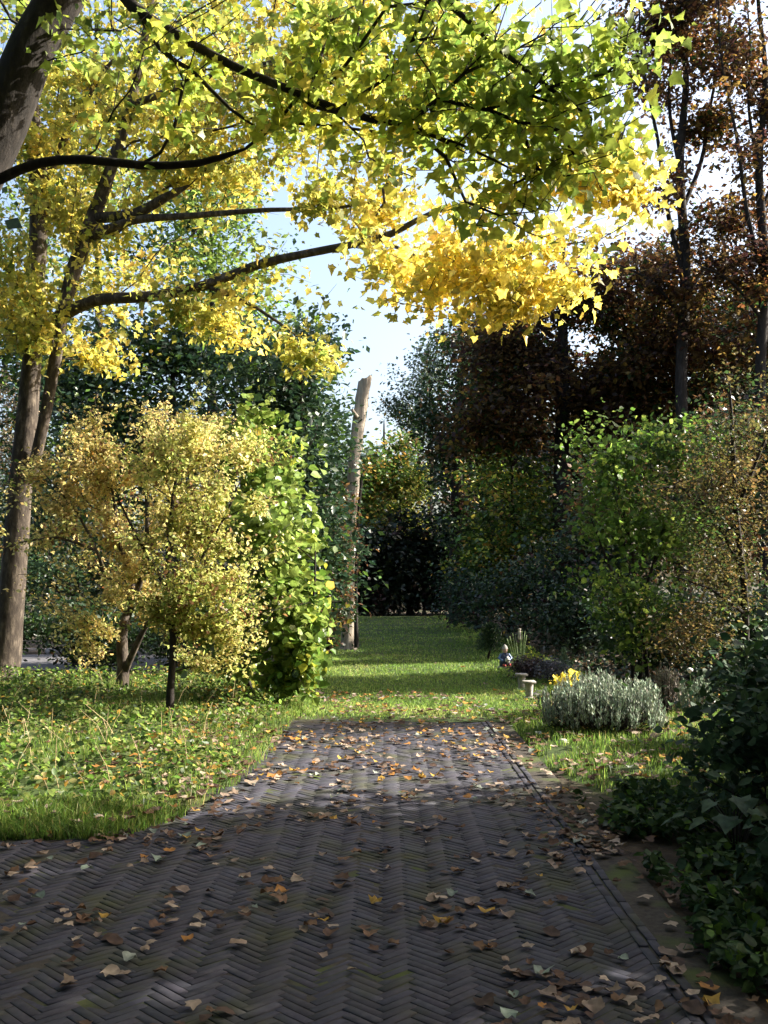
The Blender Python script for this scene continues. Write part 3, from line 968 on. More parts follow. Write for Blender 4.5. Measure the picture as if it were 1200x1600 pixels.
back_tree('dark_shrub', 'far dark thicket closing the end of the lane', 650, 62, 830, [(560, 905, 62, 120, 45, 2), (700, 900, 62, 120, 50, 2)], 160, 9000, 0.26, [DGREEN, BGREEN, PURPLE], [3, 3, 2], 10, gap=-0.6, seed=29,
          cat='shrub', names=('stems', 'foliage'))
# right side
back_tree('pine_tree', 'tall slim dark tree with straight trunk edging the lane', 713, 37, 470,
          [(740, 640, 37, 60, 70, 2), (715, 700, 37, 50, 60, 2), (700, 590, 37, 45, 50, 1.6), (730, 540, 37, 50, 60, 1.8), (700, 800, 37, 30, 50, 1.2, .6), (690, 660, 37, 40, 40, 1.5, .6)],
          260, 13000, 0.17, [BGREEN, DGREEN, BROWN, COPPER], [3, 2, 1, 1.5], 22, gap=-0.02, seed=31, top_px=722)
back_tree('ash_tree', 'thin blue-grey tree with open crown against the sky over the lane', 672, 58, 520,
          [(670, 600, 58, 50, 60, 2.5), (640, 650, 58, 40, 40, 2), (690, 540, 58, 35, 45, 2), (655, 700, 58, 40, 30, 2), (620, 640, 58, 40, 30, 1.5, .6)], 220, 6000, 0.20, [(0.07, 0.10, 0.07), DGREEN, OCHRE], [3, 2, .6], 10, gap=0.02, seed=33)
cop = [(0.055, 0.038, 0.016), PURPLE, (0.10, 0.062, 0.022), (0.15, 0.06, 0.02), (0.26, 0.17, 0.035), DGREEN]
back_tree('copper_beech', 'broad copper-brown beech with thick dark trunk', 880, 31, 330,
          [(850, 620, 31, 140, 100, 2.6, 1.4), (980, 560, 30.5, 150, 110, 2.6, 1.4), (800, 540, 31, 80, 60, 2), (920, 460, 31, 130, 70, 2.2), (1100, 540, 30, 130, 110, 2.6), (760, 670, 31, 70, 50, 1.8), (1010, 660, 30.5, 120, 60, 2)],
          620, 52000, 0.17, cop, [3.2, 1.2, 2.0, 0.8, 0.8, 3.2], 32, mat=M_LEAF, gap=-0.12, seed=41)
for k, (px, Y, lab, w) in enumerate(((1068, 28, 'tall copper-leaved tree with straight dark trunk against the sky', 20), (1192, 27, 'tall open copper-leaved tree at the edge of the view', 18))):
    back_tree('copper_beech', lab, px, Y, -160,
              [(px, 100, Y, 110, 120, 2.2), (px - 40, 10, Y, 90, 90, 2), (px + 30, 300, Y, 120, 80, 2.2), (px - 20, 420, Y, 100, 70, 2), (px + 50, 190, Y, 70, 60, 2), (px, -110, Y, 110, 110, 2.2)],
              420, 15000, 0.15, cop, [2.8, 1.6, 2, 1.4, 1.2, 2.4], w, mat=M_LEAF, gap=0.04, seed=51 + 7 * k, gscale=0.7, trail=3, spread=1.0, sigma=0.22,
              limbs=[(None, [(at(px, 900, Y).x, Y, -.05, w * .62 * Y / FOC)] + limb([(px + 5, 800, Y, w), (px - 4, 600, Y, w * .95), (px + 3, 420, Y, w * .85), (px - 6, 260, Y, w * .7), (px + 4, 120, Y, w * .5), (px - 8, -20, Y, w * .3), (px + 4, -150, Y, w * .12)])),
                     (0, limb([(px, 430, Y, w * .45), (px - 25, 330, Y - .3, w * .4), (px - 40, 220, Y - .5, w * .3), (px - 65, 90, Y - .6, w * .2), (px - 70, -20, Y - .7, w * .1)])),
                     (0, limb([(px - 3, 330, Y, w * .4), (px + 28, 250, Y + .3, w * .33), (px + 45, 150, Y + .4, w * .25), (px + 75, 20, Y + .5, w * .12)])),
                     (0, limb([(px - 5, 270, Y, w * .35), (px - 22, 170, Y + .2, w * .28), (px - 20, 60, Y + .4, w * .18), (px - 35, -80, Y + .4, w * .08)])),
                     (0, limb([(px, 500, Y, w * .35), (px - 50, 440, Y - .5, w * .25), (px - 110, 410, Y - .9, w * .12)])),
                     (0, limb([(px, 470, Y, w * .35), (px + 45, 400, Y + .3, w * .25), (px + 100, 330, Y + .5, w * .12)]))])
back_tree('broadleaf_tree', 'shady yellow-green tree filling the gap between dark trunks', 800, 33, 680,
          [(800, 760, 33, 80, 70, 2.5), (780, 860, 33, 70, 80, 2), (850, 850, 32, 60, 100, 2)], 220, 11000, 0.16, [DGREEN, GREEN, YGREEN, OCHRE, BROWN], [3, 2, .9, .8, 1], 14, gap=-0.1, seed=61)
back_tree('dark_shrub', 'dark hedge-like shrub along the lane behind the garden plots', 820, 26, 850,
          [(800, 930, 26, 75, 55, 1.2), (880, 920, 25, 80, 90, 1.4), (720, 940, 34, 40, 40, 1.0), (960, 900, 24, 80, 100, 1.3)], 260, 13000, 0.12, [DGREEN, BGREEN, PURPLE, OCHRE], [3, 3, 1.5, .3], 10, gap=-0.35, seed=62,
          cat='shrub', names=('stems', 'foliage'))
for k, (lab, px, Y, py, rx, ry, rd) in enumerate((('low dark shrub under the copper beech', 900, 22, 960, 90, 70, 1.0), ('low dark shrub behind the stems of the green bush', 1030, 18.5, 990, 110, 70, .9),
        ('low dark shrub behind the arching brown bush', 1170, 15.5, 1000, 110, 80, .9), ('dark shrub beside the slim trunk at the lane edge', 745, 32, 930, 60, 45, 1.2))):
    back_tree('dark_shrub', lab, px, Y, py - ry, [(px, py, Y, rx, ry, rd)], 130, 6000, 0.09, [DGREEN, BGREEN, PURPLE, BROWN], [3, 3, 1, .6], 8, gap=-0.35, seed=95 + k, cat='shrub', names=('stems', 'foliage'), sigma=.18)
back_tree('broadleaf_tree', 'dark tree mass standing behind the green bush', 1060, 23.5, 680,
          [(1060, 800, 23.5, 150, 100, 1.6), (1180, 740, 23, 110, 120, 1.8), (980, 780, 23.5, 80, 80, 1.4)], 280, 15000, 0.12, [DGREEN, BROWN, BGREEN, OCHRE, YGREEN], [3, 2, 2, .8, .4], 18, gap=-0.2, seed=63)
k0 = at(1000, 1040, 16.3)
tree('green_bush', 'tall open bush with backlit bright green leaves and thin dark stems', 'bush', (k0.x, k0.y, 0),
     [(None, [(k0.x, k0.y, -.03, 0.05)] + limb([(998, 960, 16.3, 8), (990, 880, 16.3, 6), (970, 780, 16.2, 4), (950, 690, 16.2, 3)])),
      (None, [(k0.x + .15, k0.y + .1, -.03, 0.04)] + limb([(1005, 950, 16.3, 6), (1030, 850, 16.3, 5), (1060, 740, 16.2, 3)])),
      (None, [(k0.x - .15, k0.y - .1, -.03, 0.03)] + limb([(985, 960, 16.2, 5), (950, 880, 16.1, 4), (920, 800, 16, 2)]))],
     [(960, 720, 16.2, 75, 75, 1.0, 1.2), (940, 860, 16.1, 70, 100, 0.9), (1040, 700, 16.3, 90, 65, 1.0), (1030, 830, 16.2, 90, 110, 1.0), (1000, 960, 16, 110, 90, 0.8, .7), (920, 680, 16.0, 28, 30, 0.4, 1.5)],
     420, 7500, 0.085, [LGREEN, GREEN, (0.25, 0.33, 0.05), DGREEN], [2, 3, 0.8, 2], OVAL, M_LEAF, M_BARKDARK, parts=300, sigma=0.15, shell=0.6, gap=-0.12, gscale=1.2, seed=71, r_tip=0.0028,
     up=0.5, droop=0.5, names=('stems', 'foliage'))
l0 = at(1160, 1060, 12.6)
tree('brown_bush', 'arching bush with small brown and dull yellow leaves', 'bush', (l0.x, l0.y, 0),
     [(None, [(l0.x, l0.y, -.03, 0.05)] + limb([(1165, 950, 12.6, 11), (1150, 800, 12.5, 9), (1145, 690, 12.4, 7), (1140, 600, 12.4, 4)])),
      (0, limb([(1165, 900, 12.6, 8), (1110, 800, 12.4, 6), (1060, 760, 12.3, 4), (1010, 770, 12.2, 2)])),
      (0, limb([(1150, 800, 12.5, 6), (1190, 700, 12.4, 5), (1230, 600, 12.4, 3)])),
      (0, limb([(1165, 960, 12.6, 7), (1110, 920, 12.3, 5), (1050, 900, 12.1, 3)]))],
     [(1130, 900, 12.4, 110, 130, 0.9), (1150, 740, 12.4, 110, 110, 0.9), (1080, 800, 12.3, 90, 80, 0.7), (1190, 620, 12.5, 90, 90, 0.8, .7), (1080, 990, 12.1, 90, 50, 0.6, .8)],
     520, 11000, 0.045, [(0.10, 0.065, 0.025), (0.14, 0.10, 0.03), (0.08, 0.075, 0.022), DGREEN, GREEN], [2, 1.3, 2.8, 2, 1.5], RHOMB, M_LEAF, M_BARKDARK, sigma=0.12, shell=0.6, gap=-0.1, gscale=1.4, seed=73, r_tip=0.0022, step=0.22,
     names=('stems', 'foliage'))

# trees farther back that close the view
FAR = [
    ('dark leafy tree behind the two-stemmed maple', 60, 34, 380, [(40, 560, 34, 160, 150, 3), (90, 760, 34, 170, 130, 3), (-40, 420, 34, 140, 120, 3)], [DGREEN, GREEN, BGREEN, LGREEN], [2, 2, 2, 1]),
    ('yellow-green tree glowing high behind the maple stems', 150, 38, -60, [(120, 300, 38, 180, 150, 3), (60, 120, 38, 200, 140, 3), (250, 120, 38, 170, 120, 3), (330, 20, 38, 150, 90, 3)], [(0.30, 0.30, 0.06), LGREEN, (0.5, 0.4, 0.07), GREEN], [3, 2, 1.2, 1.5]),
    ('dark tree behind the green and yellow ones over the verge', 380, 44, 560, [(380, 700, 44, 120, 110, 3), (470, 720, 44, 80, 100, 3), (300, 800, 44, 140, 100, 3)], [DGREEN, BGREEN, GREEN], [2, 2, 1]),
    ('dark wooded mass behind the copper beech trunk', 900, 46, 520, [(900, 700, 46, 150, 120, 3), (800, 760, 46, 90, 100, 3), (1030, 690, 46, 130, 130, 3), (880, 860, 46, 170, 80, 3)], [DGREEN, BROWN, BGREEN, PURPLE], [2, 2, 2, 2]),
    ('dark olive tree closing the gap behind the arching brown bush', 1140, 36, 560, [(1130, 660, 36, 120, 110, 2.5), (1040, 700, 36, 90, 90, 2.5), (1180, 820, 36, 100, 90, 2)], [DGREEN, BROWN, (0.07, 0.06, 0.02)], [2, 1.5, 2]),
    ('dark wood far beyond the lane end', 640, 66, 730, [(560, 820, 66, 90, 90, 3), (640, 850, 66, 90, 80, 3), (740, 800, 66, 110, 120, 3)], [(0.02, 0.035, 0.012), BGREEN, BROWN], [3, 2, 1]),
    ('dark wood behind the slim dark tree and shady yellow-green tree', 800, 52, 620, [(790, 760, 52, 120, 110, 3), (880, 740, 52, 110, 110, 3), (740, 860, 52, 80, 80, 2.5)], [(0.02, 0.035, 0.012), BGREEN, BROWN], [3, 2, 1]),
    ('brown-leaved tree behind the tall copper trees', 1150, 42, 330, [(1150, 520, 42, 130, 110, 3), (1060, 470, 42, 90, 70, 3), (1200, 700, 42, 150, 140, 3), (1010, 420, 42, 60, 40, 2, .6)], [BROWN, COPPER, OCHRE, DGREEN], [2, 2, 1, 2]),
]
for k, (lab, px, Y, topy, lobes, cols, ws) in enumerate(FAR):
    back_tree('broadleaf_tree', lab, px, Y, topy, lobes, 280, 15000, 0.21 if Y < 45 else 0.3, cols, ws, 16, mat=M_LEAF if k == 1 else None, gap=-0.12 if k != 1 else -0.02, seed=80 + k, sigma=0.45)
# unseen trees: some cast the visible shadows, the rest are added to block sky light
SHADE = ((8.2, 7.2, 9.0, 2.2, 'broad tree beside the path that shades the near paving'), (8.8, 1.5, 14.5, 3.3, 'second broad tree beside the path shading the nearest bricks'),
         (4.5, -4.5, 10, 3.6, 'unseen tree added to block sky light behind the viewer on the side of the dark undergrowth'), (-4.5, -4.5, 11, 3.8, 'unseen tree added to block sky light behind the viewer on the side of the verge'),
         (-9.5, 3.5, 10, 3.4, 'unseen tree added to block sky light beyond the leaning maple'), (0, -9, 11, 4, 'unseen tree added to block sky light along the path behind the viewer'),
         (5.6, 6.7, 4.6, 1.4, 'unseen hazel clump added to block low sky light beside the soil strip'), (5.2, 2.2, 4.8, 1.6, 'unseen hazel clump added to block low sky light abreast of the viewer'),
         (5.0, -0.6, 5.0, 1.7, 'unseen hazel clump added to block low sky light just behind the viewer'), (9.5, -1.5, 11, 3.6, 'unseen tree added to block sky light behind the viewer on the sunny side'),
         (9.2, 17.8, 8.0, 1.5, 'slim tree casting a shadow band over the lane beyond the paving'),
         (9.8, 22.1, 8.5, 0.45, 'very slim tree casting a narrow shadow band farther along the lane'), (17.5, 32.2, 15, 5.4, 'big wood-edge tree shading the copper beech'),
         (17.5, 43, 15, 5.2, 'big wood-edge tree shading the far part of the lane'), (-11, 9.5, 11, 3.6, 'unseen tree added to block sky light beyond the verge'),
         (-10, -2, 11, 3.6, 'unseen tree added to block sky light behind the viewer beside the side paving'), (-6.5, 0.5, 9, 2.6, 'unseen tree added to block sky light between the leaning maple and the viewer'), (-9.3, 13.5, 12, 3.0, 'unseen tree added to block sky light past the verge'),
         (-8, -3.5, 5, 2.6, 'unseen hazel clump added to block low sky light far behind the viewer'), (1, -7.5, 5, 3, 'unseen hazel clump added to block low sky light across the path behind the viewer'), (-11.5, 5.5, 5, 2.6, 'unseen hazel clump added to block low sky light where the side paving ends'))
for k, (x, y, hgt, r, lab) in enumerate(SHADE):
    b = Vector((x, y, 0))
    root = thing('shade_tree', b, lab, 'tree')
    d = unit(rng.normal(size=(300, 3)))
    tips = np.array([x, y, hgt * 0.62]) + d * (rng.random((300, 1)) ** 0.45) * np.array([r, r, hgt * 0.38])
    pos, par, rad, tipn, n0 = skeleton([(None, [(x, y, -.05, .25), (x, y, hgt * .4, .18), (x + .2, y, hgt * .75, .08), (x + .2, y, hgt * .95, .03)])], tips, step=0.6, r_tip=0.008)
    link('trunk', wood(pos, par, rad, n0, 0.012).mesh('trunk', M_BARKDARK, b, True), root)
    P, ax, nrm, sz, C = foliage(tips, pos[np.maximum(par[tipn], 0)], 8500 if r < 4 else 18000, 0.12 * r + .05, 0.20 if r < 4 else 0.31, [GREEN, DGREEN, LGREEN], [2, 3, 1])
    V, F, CC = leaf_cloud(P - np.array(b), ax, nrm, sz, C, BROAD)
    link('crown', mesh_data('crown', V, F, M_DARKLEAF, CC), root, kind='stuff')

# ------------------------------------------------------------------ grass and low plants
def blades(P, h, w, C, lean=0.35):
    n = len(P)
    a = rng.random(n) * 2 * math.pi
    side = np.stack([np.cos(a), np.sin(a), 0 * a], -1)
    b = rng.random(n) * 2 * math.pi
    ln = np.stack([np.cos(b), np.sin(b), 0 * b], -1) * (np.abs(rng.normal(size=n)) * lean * h)[:, None]
    up = np.stack([0 * h, 0 * h, h], -1)
    V = np.stack([P - side * w[:, None] * .5, P + side * w[:, None] * .5, P + up * .55 + ln * .4 + side * w[:, None] * .4,
                  P + up * .55 + ln * .4 - side * w[:, None] * .4, P + up * (1 - 0.15 * lean) + ln * 1.2], 1)
    i = (np.arange(n) * 5)[:, None]
    return V.reshape(-1, 3), [np.array([[0, 1, 2, 3]]) + i, np.array([[3, 2, 4]]) + i], np.repeat(C, 5, axis=0)


GR = [(0.12, 0.20, 0.032), (0.08, 0.15, 0.025), (0.20, 0.27, 0.05), (0.30, 0.27, 0.10)]
# lane
n = 52000
Y = (1 / np.sqrt(rng.uniform(1 / 46.0 ** 2, 1 / 11.9 ** 2, n)))
X = rng.uniform(-1.6, 3.3, n)
keep = (Y > 12.2) | (rng.random(n) < 0.25)
X, Y = X[keep], Y[keep]
P = np.stack([X, Y, lane_z(X, Y)], -1)
edge = np.clip(np.abs(X - 0.5) - 1.25, 0, 0.8)
h = rng.uniform(0.025, 0.055, len(P)) * (1 + 1.6 * edge)
V, F, C = blades(P, h, 0.010 * np.maximum(1, Y / 14), palette(len(P), [(0.16, 0.25, 0.045), (0.10, 0.18, 0.03), (0.25, 0.33, 0.07), (0.36, 0.33, 0.14)], [3, 2, 2.4, .7], 0.2, np.clip(0.5 + fnoise(X, Y, 0.9, 2) + .5 * np.clip(13.5 - Y, 0, 1), 0, 1), .5), 0.9)
tag(link('grass', mesh_data('grass', V, F, M_GRASS, C)), 'short green grass of the lane between the trees', 'grass', kind='stuff')
# grass between path and silvery shrub
n = 16000
X, Y = rng.uniform(1.4, 4.2, n), rng.uniform(7.0, 12.2, n)
keep = (X > 1.42 + 0.25 * np.clip(9.0 - Y, 0, 2)) & (fnoise(X, Y, 1.6, 6) > -0.35)
X, Y = X[keep], Y[keep]
P = np.stack([X, Y, rverge_z(X, Y)], -1)
V, F, C = blades(P, rng.uniform(0.04, 0.11, len(P)), np.full(len(P), 0.008), palette(len(P), GR, [3, 3, 1.5, .4], 0.2))
tag(link('grass', mesh_data('grass', V, F, M_GRASS, C)), 'short green grass beside the silvery shrub', 'grass', kind='stuff')
# verge: grass, then ground-cover leaves
n = 30000
Y = rng.uniform(6.4, 15.5, n)
X = -rng.uniform(0.95, 6.5, n)
d = left_edge(Y) - X
keep = (d > 0.02) & (np.abs(X) < 0.42 * Y + 0.5) & ((d < 0.9 * rng.random(n)) | (fnoise(X, Y, 0.9, 8) > 0.08) | (Y < 6.9))
X, Y, d = X[keep], Y[keep], d[keep]
P = np.stack([X, Y, verge_z(X, Y)], -1)
V, F, C = blades(P, rng.uniform(0.06, 0.17, len(P)), np.full(len(P), 0.008), palette(len(P), GR, [3, 2, 2.5, 1], 0.2), 0.5)
tag(link('grass', mesh_data('grass', V, F, M_GRASS, C)), 'tufted grass on the edge of the leafy verge', 'grass', kind='stuff')
n = 7000
Y = 6.36 + 0.75 * rng.random(n) ** 1.4
X = -rng.uniform(1.35, 3.6, n)
keep = (left_edge(Y) - X > -0.06) | (Y > 6.45) & (X < -1.75)
X, Y = X[keep], Y[keep]
P = np.stack([X, Y, np.maximum(verge_z(X, Y), -0.02)], -1)
V, F, C = blades(P, rng.uniform(0.05, 0.15, len(P)), np.full(len(P), 0.008), palette(len(P), GR, [3, 3, 1.5, .5], 0.2), 0.6)
tag(link('grass', mesh_data('grass', V, F, M_GRASS, C)), 'longer grass fringing the front of the leafy verge', 'grass', kind='stuff')
n = 26000
Y = rng.uniform(6.7, 16.0, n)
X = -rng.uniform(1.0, 6.8, n)
d = left_edge(Y) - X
keep = (d > 0.15) & (np.abs(X) < 0.42 * Y + 0.5) & (fnoise(X, Y, 0.9, 8) < 0.22) & (Y > 6.9)
X, Y = X[keep], Y[keep]
hh = 0.05 + 0.24 * np.clip(0.5 + fnoise(X, Y, 1.7, 5), 0, 1)
P = np.stack([X, Y, verge_z(X, Y) + rng.random(len(X)) * hh], -1)
ax, nrm = leaf_frames(len(P), 0.9, -0.1)
V, F, C = leaf_cloud(P, ax, nrm, rng.uniform(0.03, 0.075, len(P)), palette(len(P), [GREEN, LGREEN, (0.13, 0.17, 0.05), (0.32, 0.30, 0.12), OCHRE, DGREEN], [3, 3, 2, 1, .5, 1.5], .2), OVAL)
tag(link('ground_cover', mesh_data('ground_cover', V, F, M_LEAF, C)), 'low leafy ground cover spread over the verge', 'plants', kind='stuff')
bag = Bag()
for i in range(90):
    y = rng.uniform(7.2, 14)
    x = -rng.uniform(1.6, 0.40 * y + 0.2)
    z = float(verge_z(np.array([x]), np.array([y]))[0])
    hgt = rng.uniform(0.15, 0.42)
    lx, ly = rng.normal(size=2) * 0.12
    V, F = tube([(x, y, z), (x + lx * .4, y + ly * .4, z + hgt * .6), (x + lx, y + ly, z + hgt)], [0.004, 0.003, 0.002], 3)
    bag.add(V, F, np.array((0.38, 0.30, 0.16)) * rng.uniform(.6, 1.1))
tag(link('dry_stalks', bag.mesh('dry_stalks', M_DRY)), 'dry straw-coloured stalks standing in the ground cover', 'stalks', kind='stuff')

# ------------------------------------------------------------------ fallen leaves
LIT = {'brown': [(0.09, 0.05, 0.032), (0.06, 0.036, 0.026), (0.13, 0.075, 0.042)], 'tan': [(0.26, 0.19, 0.14), (0.21, 0.155, 0.12), (0.33, 0.26, 0.20)],
       'yellow': [(0.36, 0.22, 0.045), (0.30, 0.14, 0.035)], 'grey': [(0.24, 0.26, 0.22), (0.17, 0.21, 0.17)]}


def density(x, y):
    le = float(left_edge(y))
    d = 8.0 + 9 * max(0, min(1, (y - 5.5) / 2.5)) + 34 * max(0, min(1, (y - 7.5) / 2.0)) - 36 * max(0, min(1, (y - 13.6) / 2.0))
    if y < 15:
        d += 60 * math.exp(-abs(x - 1.35) * 5) * (0.25 if y < 5 else 1)
        if y > 6.4:
            d += 55 * math.exp(-abs(x - le + 0.05) * 4)
        if y < 6.5 and x < -0.8:
            d += 16 * math.exp(-abs(y - 6.35) * 4)
        if x > 1.5:
            d *= 0.8
    d *= max(0.12, 1.0 + 2.3 * mnoise.noise(Vector((x * 1.3, y * 1.3, 1.7))))
    if y < 5.2:
        d = min(d, 9 + 5 * max(0, min(1, x)))
    return max(d, 0.4 if y < 16 else 0.0)


lit = []
while len(lit) < 3400:
    y = 1 / math.sqrt(rng.uniform(1 / 21.0 ** 2, 1 / 3.2 ** 2))
    y = y if rng.random() < 0.35 else rng.uniform(3.2, 14.5)
    x = rng.uniform(-0.42 * y - .2, 0.40 * y)
    if y > 6.6 and x < left_edge(y) - 1.2 and rng.random() < 0.8:
        continue
    if rng.random() * 85 < density(x, y):
        lit.append((x, y))
lit = np.array(lit)
zz = np.full(len(lit), 0.014)
inv = (lit[:, 1] > 6.5) & (lit[:, 0] < left_edge(lit[:, 1]))
zz[inv] = np.maximum(verge_z(lit[inv, 0], lit[inv, 1]), 0) + 0.07
inl = lit[:, 1] > 12
zz[inl] = np.maximum(zz[inl], lane_z(lit[inl, 0], lit[inl, 1]) + 0.045)
inr = (lit[:, 0] > 1.45) & (lit[:, 1] > 7) & (lit[:, 1] < 12.2)
zz[inr] = np.maximum(zz[inr], rverge_z(lit[inr, 0], lit[inr, 1]) + 0.05)
P = np.c_[lit, zz]
nl = len(P)
kinds = rng.choice(4, nl, p=[0.54, 0.36, 0.06, 0.04])
far = P[:, 1] > 8
kinds[far & (rng.random(nl) < 0.16)] = 2
KN = ['brown', 'tan', 'yellow', 'grey']
sz = rng.uniform(0.035, 0.085, nl)
curls = []
for kn in KN:
    for c in LIT[kn]:
        for rep in range(3):
            T = MAPLE[0].copy()
            if rep == 2:
                an = np.linspace(0, 2 * math.pi, len(T) - 1, endpoint=False) - math.pi / 2
                T[1:, 0], T[1:, 1] = 0.34 * np.cos(an), 0.45 + 0.55 * np.sin(an)
            mid = T[0, :2].copy()
            rr = np.linalg.norm(T[1:, :2] - mid, axis=1)
            f = (0.55 * rr + 0.45 * rr.mean()) / rr * rng.uniform(0.75, 1.12, len(rr))
            T[1:, :2] = mid + (T[1:, :2] - mid) * f[:, None] * 1.15
            T[:, 1] -= 0.4
            r2 = T[:, 0] ** 2 + T[:, 1] ** 2
            cu = rng.uniform(0.1, 1.0) * (1 if rng.random() < 0.6 else -0.7)
            T[:, 2] = cu * (T[:, 0] * math.cos(rep) + T[:, 1] * math.sin(rep)) ** 2 + 0.3 * r2 * rng.random() + 0.07 * rng.normal(size=len(T))
            T[:, 0] *= 1 - 0.25 * abs(cu) * rng.random()
            T[:, 2] -= T[:, 2].min()
            curls.append((kn, T, np.array(c) * rng.uniform(.85, 1.15)))
byk = {kn: [q for q in curls if q[0] == kn] for kn in KN}
px, py, dep = project(P)
onpath = (P[:, 0] < 1.7) & (P[:, 1] < 12.0) & ~inv
score = np.where(onpath & (px > 0) & (px < 1200) & (py < 1600), sz / dep, 0)
top = set(np.argsort(-score)[:300].tolist())
LOOK = {'brown': 'crumpled dark brown', 'tan': 'curled pale tan', 'yellow': 'orange-yellow', 'grey': 'dull grey-green'}


def leaf_label(kn, x, y):
    if x > 1.0:
        place = 'beside the border of the paving' if y < 6.5 else 'where the grass meets the paving'
    elif y > 6.2 and x < left_edge(y) + 0.35:
        place = 'beside the leafy verge'
    elif y < 4.6:
        place = 'on the nearest shaded bricks'
    elif y < 6.4:
        place = 'midway along the shaded bricks'
    else:
        place = 'on the paving towards the grass lane'
    return f'{LOOK[kn]} fallen maple leaf lying {place}', f'{LOOK[kn]} leaves {place}'


mcache = {}
bag = Bag()
for i in range(nl):
    kn = KN[kinds[i]]
    q = byk[kn][rng.integers(len(byk[kn]))]
    E = Euler((rng.normal() * 0.13, rng.normal() * 0.13, rng.random() * 6.28))
    if i in top:
        key = id(q)
        if key not in mcache:
            mcache[key] = mesh_data('fallen_leaf', q[1], MAPLE[1], M_DRY, np.tile(q[2], (len(q[1]), 1)))
        o = link('fallen_leaf', mcache[key], None, P[i])
        o.rotation_euler = E
        o.scale = (sz[i],) * 3
        lab, grp = leaf_label(kn, P[i, 0], P[i, 1])
        tag(o, lab, 'leaf', grp)
    else:
        R = np.array(E.to_matrix())
        bag.add((q[1] * sz[i]) @ R.T + P[i], MAPLE[1], q[2])
tag(link('fallen_leaves', bag.mesh('fallen_leaves', M_DRY)), 'scattered fallen leaves on the path end, verge and lane', 'leaves', kind='stuff')


# ------------------------------------------------------------------ undergrowth by the path
def bush(name, label, x, y, r, hgt, n, size, cols, weights, shape=OVAL, mat=None, cat='bush', n_st=14, z0=0.02, parts=0, up=0.7, droop=0.3, group=None):
    root = thing(name, (x, y, z0), label, cat, group)
    bag = Bag()
    tips = []
    for i in range(n_st):
        a, q = rng.random() * 6.28, math.sqrt(rng.random())
        e = np.array([math.cos(a) * q * r[0], math.sin(a) * q * r[1], hgt * (1 - 0.55 * q * q) * rng.uniform(.75, 1.05)])
        L = np.array([(e[0] * .15, e[1] * .15, -0.03), (e[0] * .5, e[1] * .5, e[2] * .6), e])
        V, F = tube(L, [0.008, 0.006, 0.003], 4)
        bag.add(V, F)
        for t in np.linspace(0.35, 1, 5):
            tips.append(L[1] * (1 - t) + L[2] * t + rng.normal(size=3) * 0.05)
    link('stems', bag.mesh('stems', M_BARKDARK), root)
    tips = np.array(tips)
    P, ax, nrm, sz, C = foliage(tips, tips * .85, n, 0.14 * (r[0] + hgt) / 1.6, size, cols, weights, up, droop, .8)
    P[:, 2] = np.maximum(P[:, 2], 0.02)
    if parts:
        P = P + np.array([x, y, z0])
        i = pick_parts(P, sz, parts)
        leaf_parts(root, P[i], ax[i], nrm[i], sz[i], C[i], shape, mat or M_GLOSS)
        keep = np.ones(len(P), bool)
        keep[i] = False
        P, ax, nrm, sz, C = P[keep] - np.array([x, y, z0]), ax[keep], nrm[keep], sz[keep], C[keep]
    V, F, CC = leaf_cloud(P, ax, nrm, sz, C, shape)
    link('foliage', mesh_data('foliage', V, F, mat or M_GLOSS, CC), root, kind='stuff')
    return root


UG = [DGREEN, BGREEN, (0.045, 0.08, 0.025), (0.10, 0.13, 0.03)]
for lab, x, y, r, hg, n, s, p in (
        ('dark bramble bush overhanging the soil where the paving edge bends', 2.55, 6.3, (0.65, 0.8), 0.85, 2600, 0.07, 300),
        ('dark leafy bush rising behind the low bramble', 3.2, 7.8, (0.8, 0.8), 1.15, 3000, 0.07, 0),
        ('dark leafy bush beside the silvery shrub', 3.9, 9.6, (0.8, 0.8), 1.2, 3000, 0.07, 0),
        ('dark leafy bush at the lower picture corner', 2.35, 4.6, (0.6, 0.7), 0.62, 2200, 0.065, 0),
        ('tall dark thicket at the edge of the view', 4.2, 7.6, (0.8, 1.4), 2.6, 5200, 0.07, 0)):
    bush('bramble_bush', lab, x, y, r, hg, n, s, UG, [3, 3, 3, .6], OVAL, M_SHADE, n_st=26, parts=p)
f = at(1150, 1345, 5.9)
root = thing('broad_leaved_plant', (f.x, f.y, 0.0), 'plant with broad blue-green lobed leaves under the dark bramble', 'plant')
bag = Bag()
P, A, N, SZ = [], [], [], []
for i in range(16):
    a = i * 2.4
    q = rng.uniform(0.12, 0.34)
    e = np.array([math.cos(a) * q, math.sin(a) * q, rng.uniform(0.2, 0.42)])
    V, F = tube([(0, 0, -.02), e * [.4, .4, .7], e], [.006, .005, .003], 4)
    bag.add(V, F)
    P.append(e + np.array(root.location))
    A.append((math.cos(a), math.sin(a), -0.25))
    N.append((math.cos(a) * .3, math.sin(a) * .3, 1))
    SZ.append(rng.uniform(.09, .15))
link('stems', bag.mesh('stems', M_BARKDARK), root)
A = unit(np.array(A))
N = np.array(N)
N = unit(N - A * (A * N).sum(1, keepdims=True))
leaf_parts(root, np.array(P), A, N, np.array(SZ), palette(16, [(0.035, 0.07, 0.04), (0.05, 0.085, 0.045)], [1, 1]), MAPLE, M_SHADE, variants=3)
